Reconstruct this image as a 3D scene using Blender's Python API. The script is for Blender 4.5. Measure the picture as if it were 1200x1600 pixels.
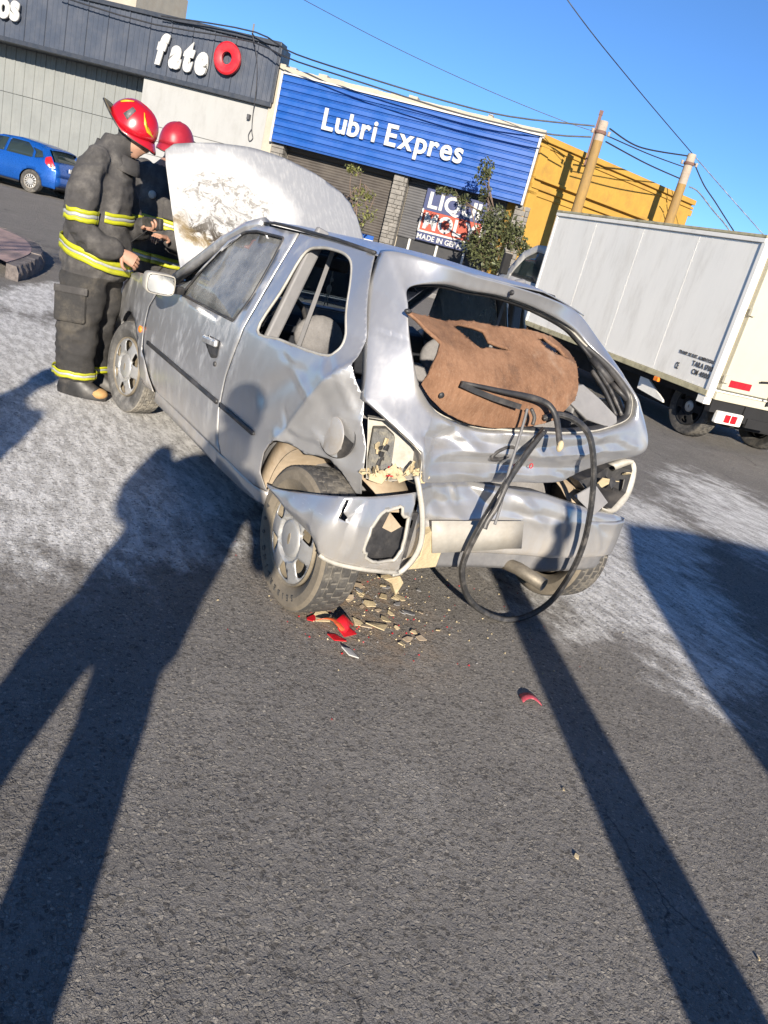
import bpy, bmesh, math, random
from mathutils import Vector, Matrix, Euler, noise
import numpy as np
rnd = random.Random(7)
R = math.radians
scene = bpy.context.scene
for o in list(bpy.data.objects): bpy.data.objects.remove(o)
C = scene.collection

# ------------------------------------------------------------------ camera
cam = bpy.data.cameras.new('camera'); co = bpy.data.objects.new('camera', cam); C.objects.link(co)
yaw, pitch, roll = R(-36.24), R(-18.99), R(14.83)
fw = Vector((math.cos(pitch)*math.cos(yaw), math.cos(pitch)*math.sin(yaw), math.sin(pitch)))
rt = Vector((math.sin(yaw), -math.cos(yaw), 0)); up = rt.cross(fw)
rt2 = rt*math.cos(roll)+up*math.sin(roll); up2 = -rt*math.sin(roll)+up*math.cos(roll)
co.matrix_world = Matrix.Translation((-2.42, 2.142, 1.422)) @ Matrix((rt2, up2, -fw)).transposed().to_4x4()
cam.sensor_fit = 'VERTICAL'; cam.sensor_height = 36; cam.lens = 1230/1600*36
cam.clip_end = 2000; cam.clip_start = .05
scene.camera = co
# ------------------------------------------------------------------ sky, sun, exposure
SUN_EL, SUN_AZ = R(17.2), R(-27)            # azimuth the light travels towards
w = bpy.data.worlds.new('World'); scene.world = w; w.use_nodes = True
nt = w.node_tree; bg = nt.nodes['Background']
sky = nt.nodes.new('ShaderNodeTexSky'); sky.sky_type = 'NISHITA'; sky.sun_disc = False
sky.sun_elevation = SUN_EL; sky.air_density = 1.0; sky.dust_density = 0.0; sky.ozone_density = 6.6; sky.altitude = 2500
tosun = Vector((-math.cos(SUN_EL)*math.cos(SUN_AZ), -math.cos(SUN_EL)*math.sin(SUN_AZ), math.sin(SUN_EL)))
sky.sun_rotation = math.atan2(tosun.x, tosun.y)
nt.links.new(sky.outputs[0], bg.inputs[0]); bg.inputs[1].default_value = .066
sd = bpy.data.lights.new('sun', 'SUN'); sd.energy = 4.0; sd.angle = R(.53); sd.color = (1, .90, .76)
so = bpy.data.objects.new('sun', sd); C.objects.link(so); so.rotation_euler = tosun.to_track_quat('Z', 'Y').to_euler(); so.location = (-20, 10, 12)
scene.view_settings.view_transform = 'Standard'; scene.view_settings.look = 'None'
scene.view_settings.exposure = 1.42; scene.view_settings.gamma = 1

# ------------------------------------------------------------------ helpers
class MB:
    def __init__(s): s.v = []; s.f = []; s.m = []
    def add(s, vs, fs, mi=0):
        b = len(s.v); s.v += [tuple(p) for p in vs]; s.f += [tuple(b+i for i in f) for f in fs]; s.m += [mi]*len(fs); return s
    def box(s, x0, x1, y0, y1, z0, z1, mi=0):
        return s.add([(x0,y0,z0),(x1,y0,z0),(x1,y1,z0),(x0,y1,z0),(x0,y0,z1),(x1,y0,z1),(x1,y1,z1),(x0,y1,z1)],
            [(3,2,1,0),(4,5,6,7),(0,1,5,4),(1,2,6,5),(2,3,7,6),(3,0,4,7)], mi)
    def obox(s, c, sz, M=None, mi=0):
        x, y, z = (a/2 for a in sz); M = M or Matrix.Identity(3); c = Vector(c)
        vs = [c+M@Vector(p) for p in [(-x,-y,-z),(x,-y,-z),(x,y,-z),(-x,y,-z),(-x,-y,z),(x,-y,z),(x,y,z),(-x,y,z)]]
        return s.add(vs, [(3,2,1,0),(4,5,6,7),(0,1,5,4),(1,2,6,5),(2,3,7,6),(3,0,4,7)], mi)
    def bar(s, a, b, w, h, upv=(0,0,1), mi=0):
        a, b = Vector(a), Vector(b); d = (b-a); L = d.length; d.normalize(); u = Vector(upv); r = d.cross(u).normalized(); u = r.cross(d)
        return s.obox((a+b)/2, (L, w, h), Matrix((d, r, u)).transposed(), mi)
    def prism(s, poly, fn0, fn1, mi=0):
        n = len(poly); vs = [fn0(p) for p in poly]+[fn1(p) for p in poly]
        fs = [tuple(range(n-1,-1,-1)), tuple(range(n,2*n))]+[(i,(i+1)%n,n+(i+1)%n,n+i) for i in range(n)]
        return s.add(vs, fs, mi)
    def tube(s, path, r, n=8, closed=False, caps=True, mi=0, flat=1.0):
        P_ = [Vector(p) for p in path]; m = len(P_); vs = []; N = None
        for i, p in enumerate(P_):
            if closed: t = P_[(i+1)%m]-P_[i-1]
            else: t = P_[min(i+1,m-1)]-P_[max(i-1,0)]
            t.normalize()
            if N is None:
                N = t.orthogonal().normalized()
            N = (N-t*N.dot(t)); N = N.normalized() if N.length > 1e-6 else t.orthogonal().normalized()
            B = t.cross(N); rr = r[i] if hasattr(r, '__len__') else r
            for k in range(n):
                a = 2*math.pi*k/n; vs.append(p+N*(math.cos(a)*rr)+B*(math.sin(a)*rr*flat))
        fs = []
        for i in range(m if closed else m-1):
            j = (i+1)%m
            for k in range(n): fs.append((i*n+k, i*n+(k+1)%n, j*n+(k+1)%n, j*n+k))
        if caps and not closed: fs += [tuple(range(n-1,-1,-1)), tuple((m-1)*n+k for k in range(n))]
        return s.add(vs, fs, mi)
    def lathe(s, prof, n=32, M=None, mi=0, closed=False):
        M = M or Matrix.Identity(4); vs = []; m = len(prof)
        for k in range(n):
            a = 2*math.pi*k/n
            for r, z in prof: vs.append(M@Vector((r*math.cos(a), r*math.sin(a), z)))
        fs = []
        for k in range(n):
            k2 = (k+1)%n
            for i in range(m if closed else m-1):
                i2 = (i+1)%m; fs.append((k*m+i, k2*m+i, k2*m+i2, k*m+i2))
        return s.add(vs, fs, mi)
    def grid(s, rows, mi=0, closed=False):
        n = len(rows[0]); m = len(rows); vs = [p for r in rows for p in r]
        fs = [(i*n+j, i*n+(j+1)%n, (i+1)*n+(j+1)%n, (i+1)*n+j) for i in range(m-1) for j in range(n if closed else n-1)]
        return s.add(vs, fs, mi)
    def sphere(s, c, r, n=12, m=8, sc=(1,1,1), mi=0):
        c = Vector(c); rows = []
        for i in range(m+1):
            t = math.pi*i/m
            rows.append([c+Vector((r*sc[0]*math.sin(t)*math.cos(2*math.pi*k/n), r*sc[1]*math.sin(t)*math.sin(2*math.pi*k/n), r*sc[2]*math.cos(t))) for k in range(n)])
        return s.grid(rows, mi, True)
    def mesh(s, name):
        me = bpy.data.meshes.new(name); me.from_pydata([tuple(p) for p in s.v], [], s.f)
        if any(s.m): me.polygons.foreach_set('material_index', s.m)
        me.update(); return me

def link(name, me, mats, parent=None, smooth=False, bevel=0, solid=0, sub=0, auto=None, off=-1):
    o = bpy.data.objects.new(name, me); C.objects.link(o)
    for m_ in (mats if isinstance(mats, (list, tuple)) else [mats]): me.materials.append(m_)
    if parent is not None: o.parent = parent
    if smooth: me.polygons.foreach_set('use_smooth', [True]*len(me.polygons))
    if auto is not None: me.set_sharp_from_angle(angle=R(auto))
    if solid: md = o.modifiers.new('s', 'SOLIDIFY'); md.thickness = solid; md.offset = off
    if bevel: md = o.modifiers.new('b', 'BEVEL'); md.width = bevel; md.segments = 2; md.limit_method = 'ANGLE'; md.angle_limit = R(40)
    if sub: md = o.modifiers.new('u', 'SUBSURF'); md.levels = sub; md.render_levels = sub
    return o
def obj(name, mb, mats, parent=None, **k): return link(name, mb.mesh(name), mats, parent, **k)
def bobj(name, args, mats, parent=None, **k): return obj(name, MB().box(*args), mats, parent, **k)
def tag(o, label=None, cat=None, group=None, kind=None):
    if label: o['label'] = label
    if cat: o['category'] = cat
    if group: o['group'] = group
    if kind: o['kind'] = kind
    return o
def empty(name, loc=(0,0,0), rz=0, label=None, cat=None, group=None):
    o = bpy.data.objects.new(name, None); C.objects.link(o); o.location = loc; o.rotation_euler = (0,0,rz); o.empty_display_size = .2
    return tag(o, label, cat, group)
def recalc(me):
    bm = bmesh.new(); bm.from_mesh(me); bmesh.ops.remove_doubles(bm, verts=bm.verts, dist=1e-5); bmesh.ops.recalc_face_normals(bm, faces=bm.faces); bm.to_mesh(me); bm.free(); me.update()
def cr(pts, t):                                  # Catmull-Rom through a list of points, t in 0..len-1
    n = len(pts); i = min(int(t), n-2); f = t-i
    p = lambda k: Vector(pts[max(0, min(n-1, k))])
    a, b, c_, d = p(i-1), p(i), p(i+1), p(i+2)
    return .5*((2*b)+(c_-a)*f+(2*a-5*b+4*c_-d)*f*f+(3*b-a-3*c_+d)*f**3)
def crs(pts, n, closed=False):
    if closed:
        m = len(pts); ext = [pts[-1]]+list(pts)+[pts[0], pts[1]]; return [cr(ext, 1+m*i/n) for i in range(n)]
    return [cr(pts, (len(pts)-1)*i/(n-1)) for i in range(n)]
def nz(p, s=1.0, seed=0): return noise.noise(Vector((p[0]*s+seed*7.3, p[1]*s-seed*3.1, p[2]*s+seed*1.7)))

# ------------------------------------------------------------------ materials
class NT:
    def __init__(s, name):
        s.m = bpy.data.materials.new(name); s.m.use_nodes = True; s.t = s.m.node_tree; s.b = s.t.nodes['Principled BSDF']; s.out = s.t.nodes['Material Output']
        s.co = s.t.nodes.new('ShaderNodeTexCoord')
    def n(s, typ, **k):
        nd = s.t.nodes.new(typ)
        for a, b in k.items(): setattr(nd, a, b)
        return nd
    def l(s, a, b): s.t.links.new(a, b)
    def vec(s, coord='Object', scale=(1,1,1), rot=(0,0,0), loc=(0,0,0)):
        mp = s.n('ShaderNodeMapping'); s.l(s.co.outputs[coord], mp.inputs[0]); mp.inputs['Scale'].default_value = scale; mp.inputs['Rotation'].default_value = rot; mp.inputs['Location'].default_value = loc
        return mp.outputs[0]
    def noise(s, scale=5, detail=5, rough=.6, v=None, dist=0):
        nd = s.n('ShaderNodeTexNoise'); nd.inputs['Scale'].default_value = scale; nd.inputs['Detail'].default_value = detail; nd.inputs['Roughness'].default_value = rough; nd.inputs['Distortion'].default_value = dist
        s.l(v if v is not None else s.co.outputs['Object'], nd.inputs['Vector']); return nd.outputs['Fac']
    def voro(s, scale=20, v=None, feat='F1', out='Distance', rand=1):
        nd = s.n('ShaderNodeTexVoronoi'); nd.feature = feat; nd.inputs['Scale'].default_value = scale; nd.inputs['Randomness'].default_value = rand
        s.l(v if v is not None else s.co.outputs['Object'], nd.inputs['Vector']); return nd.outputs[out]
    def ramp(s, x, a, b, c0=(0,0,0,1), c1=(1,1,1,1)):
        nd = s.n('ShaderNodeValToRGB'); e = nd.color_ramp.elements; e[0].position = a; e[1].position = b
        e[0].color = (*c0[:3], 1); e[1].color = (*c1[:3], 1); s.l(x, nd.inputs[0]); return nd.outputs[0]
    def mapr(s, x, a, b, c=0, d=1, smooth=True):
        nd = s.n('ShaderNodeMapRange'); nd.interpolation_type = 'SMOOTHSTEP' if smooth else 'LINEAR'
        for i, q_ in enumerate((a, b, c, d)): nd.inputs[i+1].default_value = q_
        s.l(x, nd.inputs[0]); return nd.outputs[0]
    def math(s, op, a, b=None, c=None, clamp=False):
        nd = s.n('ShaderNodeMath'); nd.operation = op; nd.use_clamp = clamp
        for i, x in enumerate((a, b, c)):
            if x is None: continue
            if isinstance(x, (int, float)): nd.inputs[i].default_value = x
            else: s.l(x, nd.inputs[i])
        return nd.outputs[0]
    def mix(s, fac, a, b, typ='MIX'):
        nd = s.n('ShaderNodeMix'); nd.data_type = 'RGBA'; nd.blend_type = typ
        for i, x in ((0, fac), (6, a), (7, b)):
            if isinstance(x, (int, float)): nd.inputs[i].default_value = x
            elif isinstance(x, tuple): nd.inputs[i].default_value = (*x[:3], 1)
            else: s.l(x, nd.inputs[i])
        return nd.outputs[2]
    def bump(s, h, strength=.3, dist=.01, prev=None):
        nd = s.n('ShaderNodeBump'); nd.inputs['Strength'].default_value = strength; nd.inputs['Distance'].default_value = dist; s.l(h, nd.inputs['Height'])
        if prev is not None: s.l(prev, nd.inputs['Normal'])
        s.l(nd.outputs[0], s.b.inputs['Normal']); return nd.outputs[0]
    def set(s, **k):
        for a, x in k.items():
            i = s.b.inputs[a.replace('_', ' ')]
            if isinstance(x, (int, float)): i.default_value = x
            elif isinstance(x, tuple): i.default_value = (*x[:3], 1) if len(i.default_value) == 4 else x
            else: s.l(x, i)
        return s
    def sep(s, coord='Object'):
        nd = s.n('ShaderNodeSeparateXYZ'); s.l(s.co.outputs[coord] if isinstance(coord, str) else coord, nd.inputs[0]); return nd.outputs
def simple(name, col, rough=.6, metal=0, var=.25, scale=6, bump=0, bscale=60, dirt=None, dscale=3, damt=.5, coord='Object', spec=.5, stretch=(1,1,1)):
    """base colour broken up by two scales of noise, optional dirt patches and fine relief"""
    t = NT(name); v = t.vec(coord, stretch)
    a = t.noise(scale, 6, .65, v); b = t.noise(scale*7, 4, .6, v)
    f = t.math('ADD', t.math('MULTIPLY', a, .65), t.math('MULTIPLY', b, .35))
    lo = tuple(c*(1-var) for c in col); hi = tuple(min(1, c*(1+var)) for c in col)
    c_ = t.ramp(f, .32, .68, lo, hi)
    if dirt: c_ = t.mix(t.math('MULTIPLY', t.mapr(t.noise(dscale, 8, .7, v), .45, .7), damt), c_, dirt)
    t.set(Base_Color=c_, Metallic=metal, Roughness=t.mapr(a, .3, .7, max(0, rough-.1), min(1, rough+.12)), Specular_IOR_Level=spec)
    if bump: t.bump(t.noise(bscale, 5, .7, v), bump, .01)
    return t.m
M = {}
# ------------------------------------------------------------------ ground
def asphalt():
    t = NT('asphalt'); o = t.co.outputs['Object']; s = t.sep()
    wv = t.noise(9, 3, .6); 
    big = t.noise(.9, 5, .6); mid = t.noise(5, 5, .65); fine = t.noise(260, 4, .7)
    # aggregate at two sizes, warped so the cells are ragged
    wn = t.n('ShaderNodeTexNoise'); wn.inputs['Scale'].default_value = 70; wn.inputs['Detail'].default_value = 3; t.l(o, wn.inputs['Vector'])
    wm = t.n('ShaderNodeVectorMath'); wm.operation = 'MULTIPLY_ADD'; t.l(wn.outputs['Color'], wm.inputs[0]); wm.inputs[1].default_value = (.012, .012, .012); t.l(o, wm.inputs[2])
    wv = wm.outputs[0]
    wn2 = t.n('ShaderNodeTexNoise'); wn2.inputs['Scale'].default_value = 3.5; wn2.inputs['Detail'].default_value = 6; t.l(o, wn2.inputs['Vector']); wm_ = t.n('ShaderNodeVectorMath'); wm_.operation = 'MULTIPLY_ADD'; t.l(wn2.outputs['Color'], wm_.inputs[0]); wm_.inputs[1].default_value = (.35, .35, 0); t.l(o, wm_.inputs[2]); wm2 = wm_.outputs[0]
    def layer(sc, k):
        c_ = t.sep(t.voro(sc, wv, out='Color')); e_ = t.voro(sc, wv, 'DISTANCE_TO_EDGE'); return c_, t.mapr(e_, .03, .20)
    c1, e1 = layer(84, 0); c2, e2 = layer(190, 1)
    worn = t.noise(38, 5, .7); patch = t.mapr(t.noise(17, 6, .7), .38, .62)
    big_on = t.mapr(c1[0], .52, .58)                                   # cells of the coarse layer that hold a big chip
    stone = t.math('MULTIPLY', e1, big_on); grit = t.math('MULTIPLY', e2, t.mapr(c2[0], .25, .35))
    pit = t.math('MULTIPLY', t.math('MULTIPLY', t.mapr(c1[1], .80, .86), t.mapr(e1, .15, .7)), t.mapr(worn, .40, .58))
    mast = t.mix(t.mapr(t.math('ADD', t.math('MULTIPLY', big, .5), t.math('MULTIPLY', mid, .5)), .34, .66), (.170, .160, .149), (.240, .226, .209))
    mast = t.mix(t.math('MULTIPLY', t.mapr(fine, .35, .7), .4), mast, (.105, .099, .094))
    gcol = t.mix(c2[1], (.16, .15, .138), (.29, .27, .244))
    scol = t.mix(t.mapr(c1[2], .4, 1), (.19, .178, .163), (.36, .33, .285))
    col = t.mix(t.math('MULTIPLY', grit, t.mapr(patch, 0, 1, .45, .9)), mast, gcol)
    col = t.mix(t.math('MULTIPLY', stone, t.mapr(worn, .38, .55)), col, scol)
    col = t.mix(t.math('MULTIPLY', pit, .6), col, (.05, .047, .046))
    # old light scuffs
    sc = t.math('MULTIPLY', t.mapr(t.noise(2.1, 7, .75), .53, .72), t.mapr(fine, .4, .6))
    col = t.mix(t.math('MULTIPLY', sc, .6), col, (.42, .40, .37))
    ck = t.mapr(t.voro(1.15, wm2, 'DISTANCE_TO_EDGE'), .0, .006, 1, 0); col = t.mix(t.math('MULTIPLY', t.math('MULTIPLY', ck, t.mapr(t.noise(1.3, 3, .5), .52, .62)), .75), col, (.05, .047, .045))
    oil = t.mapr(t.noise(.8, 6, .65, t.vec('Object', (1, 1, 1), (0, 0, 0), (5.3, 2.2, 0))), .54, .70); col = t.mix(t.math('MULTIPLY', oil, .35), col, (.07, .066, .064))
    # spilled fire-extinguisher powder: patches with their own outline
    def blob(cx, cy, rx, ry, ang, soft=1.6):
        v = t.vec('Object', (1/rx, 1/ry, 0), (0, 0, 0))
        mp = t.n('ShaderNodeMapping'); mp.vector_type = 'TEXTURE'; t.l(o, mp.inputs[0])
        mp.inputs['Location'].default_value = (cx, cy, 0); mp.inputs['Rotation'].default_value = (0, 0, ang); mp.inputs['Scale'].default_value = (rx, ry, 1e6)
        ln = t.n('ShaderNodeVectorMath'); ln.operation = 'LENGTH'; t.l(mp.outputs[0], ln.inputs[0])
        return t.mapr(ln.outputs['Value'], .15, soft, 1, 0)
    b = [blob(1.9, .80, 1.6, .85, R(-27)), blob(3.7, 1.35, 1.5, .8, R(-20)), blob(1.1, 1.2, .9, .6, R(-30), 1.5), blob(6.2, .6, 1.6, .45, R(-24), 1.2), blob(3.2,.1,1.4,1.0,0),
         blob(.15, -1.1, .95, .5, R(-50), 1.5), blob(-.1, -1.45, 1.2, .5, R(-35), 1.6), blob(1.0, -3.9, 1.6, .7, R(-40), 1.5), blob(.6, -2.2, 1.4, .5, R(-52), 1.4)]
    acc = b[0]
    for i, x in enumerate(b[1:]): acc = t.math('MAXIMUM', acc, t.math('MULTIPLY', x, .85 if i < 4 else .6))
    st = t.noise(5, 9, .72, t.vec('Object', (.75, 1.5, 1), (0, 0, R(32)))); cl = t.noise(3.2, 9, .75)
    pw = t.math('ADD', acc, t.math('MULTIPLY', t.math('SUBTRACT', t.math('ADD', t.math('MULTIPLY', st, .5), t.math('MULTIPLY', cl, .5)), .5), 2.2))
    pw = t.mapr(pw, .10, .58)
    fl = t.mapr(t.math('ADD', fine, t.math('MULTIPLY', pw, .35)), .48, .66)
    pf = t.math('MULTIPLY', t.math('MULTIPLY', pw, t.math('ADD', .62, t.math('MULTIPLY', fl, .38))), t.math('SUBTRACT', 1, t.math('MULTIPLY', pit, .7)))
    pf = t.math('MULTIPLY', pf, t.mapr(acc, .02, .25))
    clump = t.mapr(t.noise(11, 8, .78, t.vec('Object', (.5, 1.6, 1), (0, 0, R(27)))), .40, .60); pf = t.math('MULTIPLY', pf, t.math('ADD', .45, t.math('MULTIPLY', clump, .55)))
    col = t.mix(t.math('MULTIPLY', pf, .97), col, (.76, .75, .73))
    # dry brown dust under the broken bumper
    du = t.math('MULTIPLY', blob(-.06, .45, .50, .36, 0, 1.4), t.mapr(t.noise(14, 6, .7), .35, .65))
    col = t.mix(t.math('MULTIPLY', du, .75), col, (.30, .215, .14))
    t.set(Base_Color=col, Roughness=.9, Specular_IOR_Level=.2)
    h = t.math('ADD', t.math('MULTIPLY', t.math('MULTIPLY', stone, t.mapr(c1[1], 0, 1, .3, 1)), 1.0), t.math('MULTIPLY', t.math('MULTIPLY', grit, c2[2]), .55)); h = t.math('SUBTRACT', h, t.math('MULTIPLY', pit, 1.1)); h = t.math('ADD', h, t.math('MULTIPLY', fine, .35)); h = t.math('ADD', h, t.math('MULTIPLY', worn, 1.1))
    t.bump(h, 1.0, .0075)
    return t.m
M['asphalt'] = asphalt()
road = obj('road', MB().add([(-60,-80,0),(120,-80,0),(120,80,0),(-60,80,0)], [(0,1,2,3)]), M['asphalt']); tag(road, kind='structure')

FO, FA = Vector((15.518, -14.881, 0)), R(46.5)+math.pi       # street front frame: local x along the shop fronts, local y into them
F4 = Matrix.Translation(FO) @ Matrix.Rotation(FA, 4, 'Z')
def fw_(p): return F4 @ Vector(p)
def front(name, label, cat, loc=(0,0,0), group=None):
    return empty(name, fw_(loc), FA, label, cat, group)
M['pave'] = simple('paving', (.20,.19,.175), .9, var=.3, scale=2, bump=.4, bscale=40, dirt=(.12,.11,.10))
M['kerbgrey'] = simple('kerb stone', (.15,.145,.14), .9, var=.4, scale=4, bump=.6, bscale=30)
sw = empty('pavement', fw_((0,0,0)), FA); sw['kind'] = 'structure'
bobj('slab', (-40, 30, -1.25, 14, .0, .14), M['pave'], sw)
for i in range(44): bobj('kerb_stone', (-33+i*1.2, -33+i*1.2+1.19, -1.42, -1.252, .0, .152+rnd.uniform(-.006,.006)), M['kerbgrey'], sw, bevel=.015)

# traffic island with a rounded nose: worn pinkish top, broken dark kerb
def island():
    isl = empty('traffic_island', (0,0,0)); isl['kind'] = 'structure'
    near = [(1.5,2.9),(4.2,1.93),(6.2,1.03),(6.9,.74),(7.5,.50),(8.1,.31),(8.7,.20),(9.2,.16),(9.7,.19),(10.2,.32),(10.7,.50),(12.5,1.5),(15,3.2)]
    near = [(p[0], p[1]) for p in near]
    pts = crs([(x,y,0) for x,y in near], 90)[22:]
    cen = Vector((10.5, 4, 0)); top = []
    t = MB()
    inner = [p+(cen-p).normalized()*.16 for p in pts]
    n = len(pts); t.add([(p.x,p.y,.165) for p in inner]+[(p.x+.0,p.y,.0) for p in inner], [tuple(range(n))]+[(i,n+i,n+i+1,i+1) for i in range(n-1)])
    m = simple('island paint', (.36,.245,.215), .85, var=.25, scale=2.2, bump=.4, bscale=30, dirt=(.13,.11,.10), dscale=1.6, damt=.7)
    obj('top', t, m, isl)
    mk = simple('broken kerb', (.115,.10,.095), .95, var=.6, scale=5, bump=1, bscale=22, dirt=(.3,.25,.22), dscale=6, damt=.5)
    i = 0
    while i < n-3:
        st = rnd.choice((7,9)); a, b = pts[i], pts[min(i+st, n-1)]; ia, ib = inner[i], inner[min(i+st, n-1)]
        k = MB(); j = lambda s: rnd.uniform(-s, s); h = .158+j(.005)
        rows = []
        for q_ in range(12):
            f = q_/11*st*.995; q0 = min(int(f), st-1); o_ = pts[min(i+q0, n-1)].lerp(pts[min(i+q0+1, n-1)], f-q0); i_ = inner[min(i+q0, n-1)].lerp(inner[min(i+q0+1, n-1)], f-q0)
            rows.append([(o_.x+j(.012), o_.y+j(.012), .0), (o_.x+j(.018), o_.y+j(.018), .08+j(.012)), (o_.x+(i_.x-o_.x)*.2+j(.012), o_.y+(i_.y-o_.y)*.2+j(.012), h+j(.006)), (i_.x, i_.y, h+j(.002)), (i_.x, i_.y, .0)])
        k.grid(rows); k.f += [tuple(range(5)), tuple(55+q_ for q_ in range(4,-1,-1))]; k.m += [0,0]
        ob = obj('kerb_stone', k, mk, isl); recalc(ob.data); i += st
island()

# ------------------------------------------------------------------ lettering
def letters(text, parent, mat, x0, width, z0, size, y, name='letter', shear=0, bold=.0, ext=.04, gap=.06, flip=None, space=.34):
    out = []; x = 0
    for ch in text:
        if ch == ' ': x += space; continue
        cu = bpy.data.curves.new('t', 'FONT'); cu.body = ch; cu.size = 1; cu.shear = shear; cu.offset = bold; cu.extrude = 0.5; cu.resolution_u = 4
        to = bpy.data.objects.new('t', cu); me = bpy.data.meshes.new_from_object(to); bpy.data.objects.remove(to); bpy.data.curves.remove(cu)
        xs = [v.co.x for v in me.vertices]; a, b = min(xs), max(xs)
        for v in me.vertices: v.co.x += x-a
        x += b-a+gap; out.append(me)
    k = width/(x-gap)
    for me in out:
        for v in me.vertices: v.co = Vector((x0+v.co.x*k, y-(v.co.z+.5)*ext, z0+v.co.y*size))
        me.flip_normals() if False else None
        me.update(); link(name, me, mat, parent); recalc(me)
    return out
M['white_letter'] = simple('letter white', (.40,.40,.39), .45, var=.04)
M['red_letter'] = simple('letter red', (.40,.012,.02), .4, var=.08)
M['letter_side'] = simple('letter side', (.05,.05,.055), .5)

# ------------------------------------------------------------------ tyre shop
M['fascia'] = simple('fascia sheet', (.046,.055,.076), .45, .0, var=.10, scale=1.5, bump=.02, dirt=(.065,.07,.085), damt=.3, spec=.6)
M['fascia_trim'] = simple('fascia trim', (.026,.031,.042), .45, var=.1)
M['greydoor'] = simple('grey door sheet', (.185,.195,.19), .5, var=.06, scale=1.2, dirt=(.16,.165,.16), damt=.4)
M['wallwhite'] = simple('white wall panel', (.285,.288,.285), .7, var=.04, scale=1.2, dirt=(.21,.21,.20), damt=.45, stretch=(1,1,.35))
M['plaster'] = simple('cream plaster', (.33,.30,.245), .85, var=.12, scale=3, bump=.15, dirt=(.30,.25,.19), dscale=2.5, damt=.6)
ts = front('tyre_shop_building', 'dark grey ribbed fascia shop with white lettering, red ring and grey sliding door', 'building')
bobj('wall', (-26, -9.4, 1.1, 12, 0, 5.35), M['wallwhite'], ts)
def ribbed(u0, u1, z0, z1, y, seam, minor, depth_s, depth_m, th=.03):
    pr = [(u0, y+th), (u0, y)]
    wv = u1-u0; pr += [(u0+.002, y-depth_s), (u0+seam, y-depth_s), (u0+seam+.012, y)]
    for k in range(minor):
        c_ = u0+seam+(wv-seam)*(k+1)/(minor+1); pr += [(c_-.03, y), (c_-.018, y-depth_m), (c_+.018, y-depth_m), (c_+.03, y)]
    pr += [(u1-.001, y), (u1-.001, y+th)]
    return MB().prism(pr, lambda p: (p[0], p[1], z0), lambda p: (p[0], p[1], z1))
for i in range(21):
    u1 = -9.56-i*.685; obj('fascia_panel', ribbed(u1-.685, u1, 4.10, 5.62, -.10, .035, 3, .040, .016), M['fascia'], ts)
obj('fascia_trim', MB().box(-24, -9.5, -.20, .02, 3.98, 4.11), M['fascia_trim'], ts, bevel=.01)
obj('fascia_trim', MB().box(-24, -9.5, -.20, .30, 5.60, 5.72), M['fascia_trim'], ts, bevel=.01)
obj('fascia_trim', MB().box(-9.57, -9.47, -.18, .6, 4.10, 5.61), M['fascia_trim'], ts, bevel=.01)
obj('soffit', MB().box(-24, -13.7, .021, 1.10, 4.0, 4.06), M['fascia_trim'], ts)
dp = empty('sliding_door'); dp.parent = ts
for i in range(26):
    u1 = -14.12-i*.36; obj('door_sheet', ribbed(u1-.358, u1, 0.1, 2.62, .98, .05, 1, .03, .012), M['greydoor'], dp); obj('door_sheet', ribbed(u1-.358, u1, 2.635, 4.3, .96, .05, 1, .03, .012), M['greydoor'], dp)
zs = [.14, 1.0, 1.42, 1.85, 2.27, 2.69, 3.98]
for a, b in zip(zs, zs[1:]): bobj('wall_panel', (-13.7, -9.62, .0, 1.0, a+.012, b-.004), M['wallwhite'], ts, bevel=.008)
bobj('wall_core', (-13.66, -9.64, .03, 1.0, .14, 3.97), M['kerbgrey'], ts)
bobj('roof_block', (-17.3, -15.7, 2.5, 6, 5.2, 7.4), M['plaster'], ts)
letters('fate', ts, [M['white_letter']], -13.27, 1.66, 4.42, 1.06, -.20, shear=.22, bold=.065, ext=.10, gap=.07)
rg = MB(); rg.lathe([(.17,-.06),(.17,.06),(.25,.085),(.39,.085),(.44,.05),(.44,-.06)], 40, Matrix.Translation((-11.03,-.28,4.96)) @ Matrix.Rotation(R(90), 4, 'X') @ Matrix.Diagonal((.93,1,1,1)), closed=True)
obj('red_ring', rg, M['red_letter'], ts, smooth=True, auto=35)
letters('cos', ts, [M['white_letter']], -18.98, 1.12, 4.62, 1.0, -.20, bold=.045, ext=.10, gap=.03)
for k, (x, z) in enumerate([(-11.0, 2.95+.04), (-10.75, 2.9)]):
    pass
wl = MB(); wl.tube(crs([(-10.36,-.36,5.72),(-10.1,-.35,5.1),(-9.98,-.3,4.3),(-10.05,-.06,3.7),(-10.0,-.05,3.25),(-9.93,-.05,3.05),(-10.02,-.05,2.95),(-10.08,-.05,3.1),(-10.02,-.05,3.28)], 40), .014, 5)
obj('hanging_cable', wl, M['letter_side'], ts)
bobj('cable_bracket', (-10.2,-10.12, -.14,-.001, 3.52,3.66), M['letter_side'], ts)
obj('roof_bracket', MB().tube([(-10.36,-.2,5.7),(-10.36,-.36,5.72),(-10.36,-.36,5.98)], .025, 6), M['kerbgrey'], ts)

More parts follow.
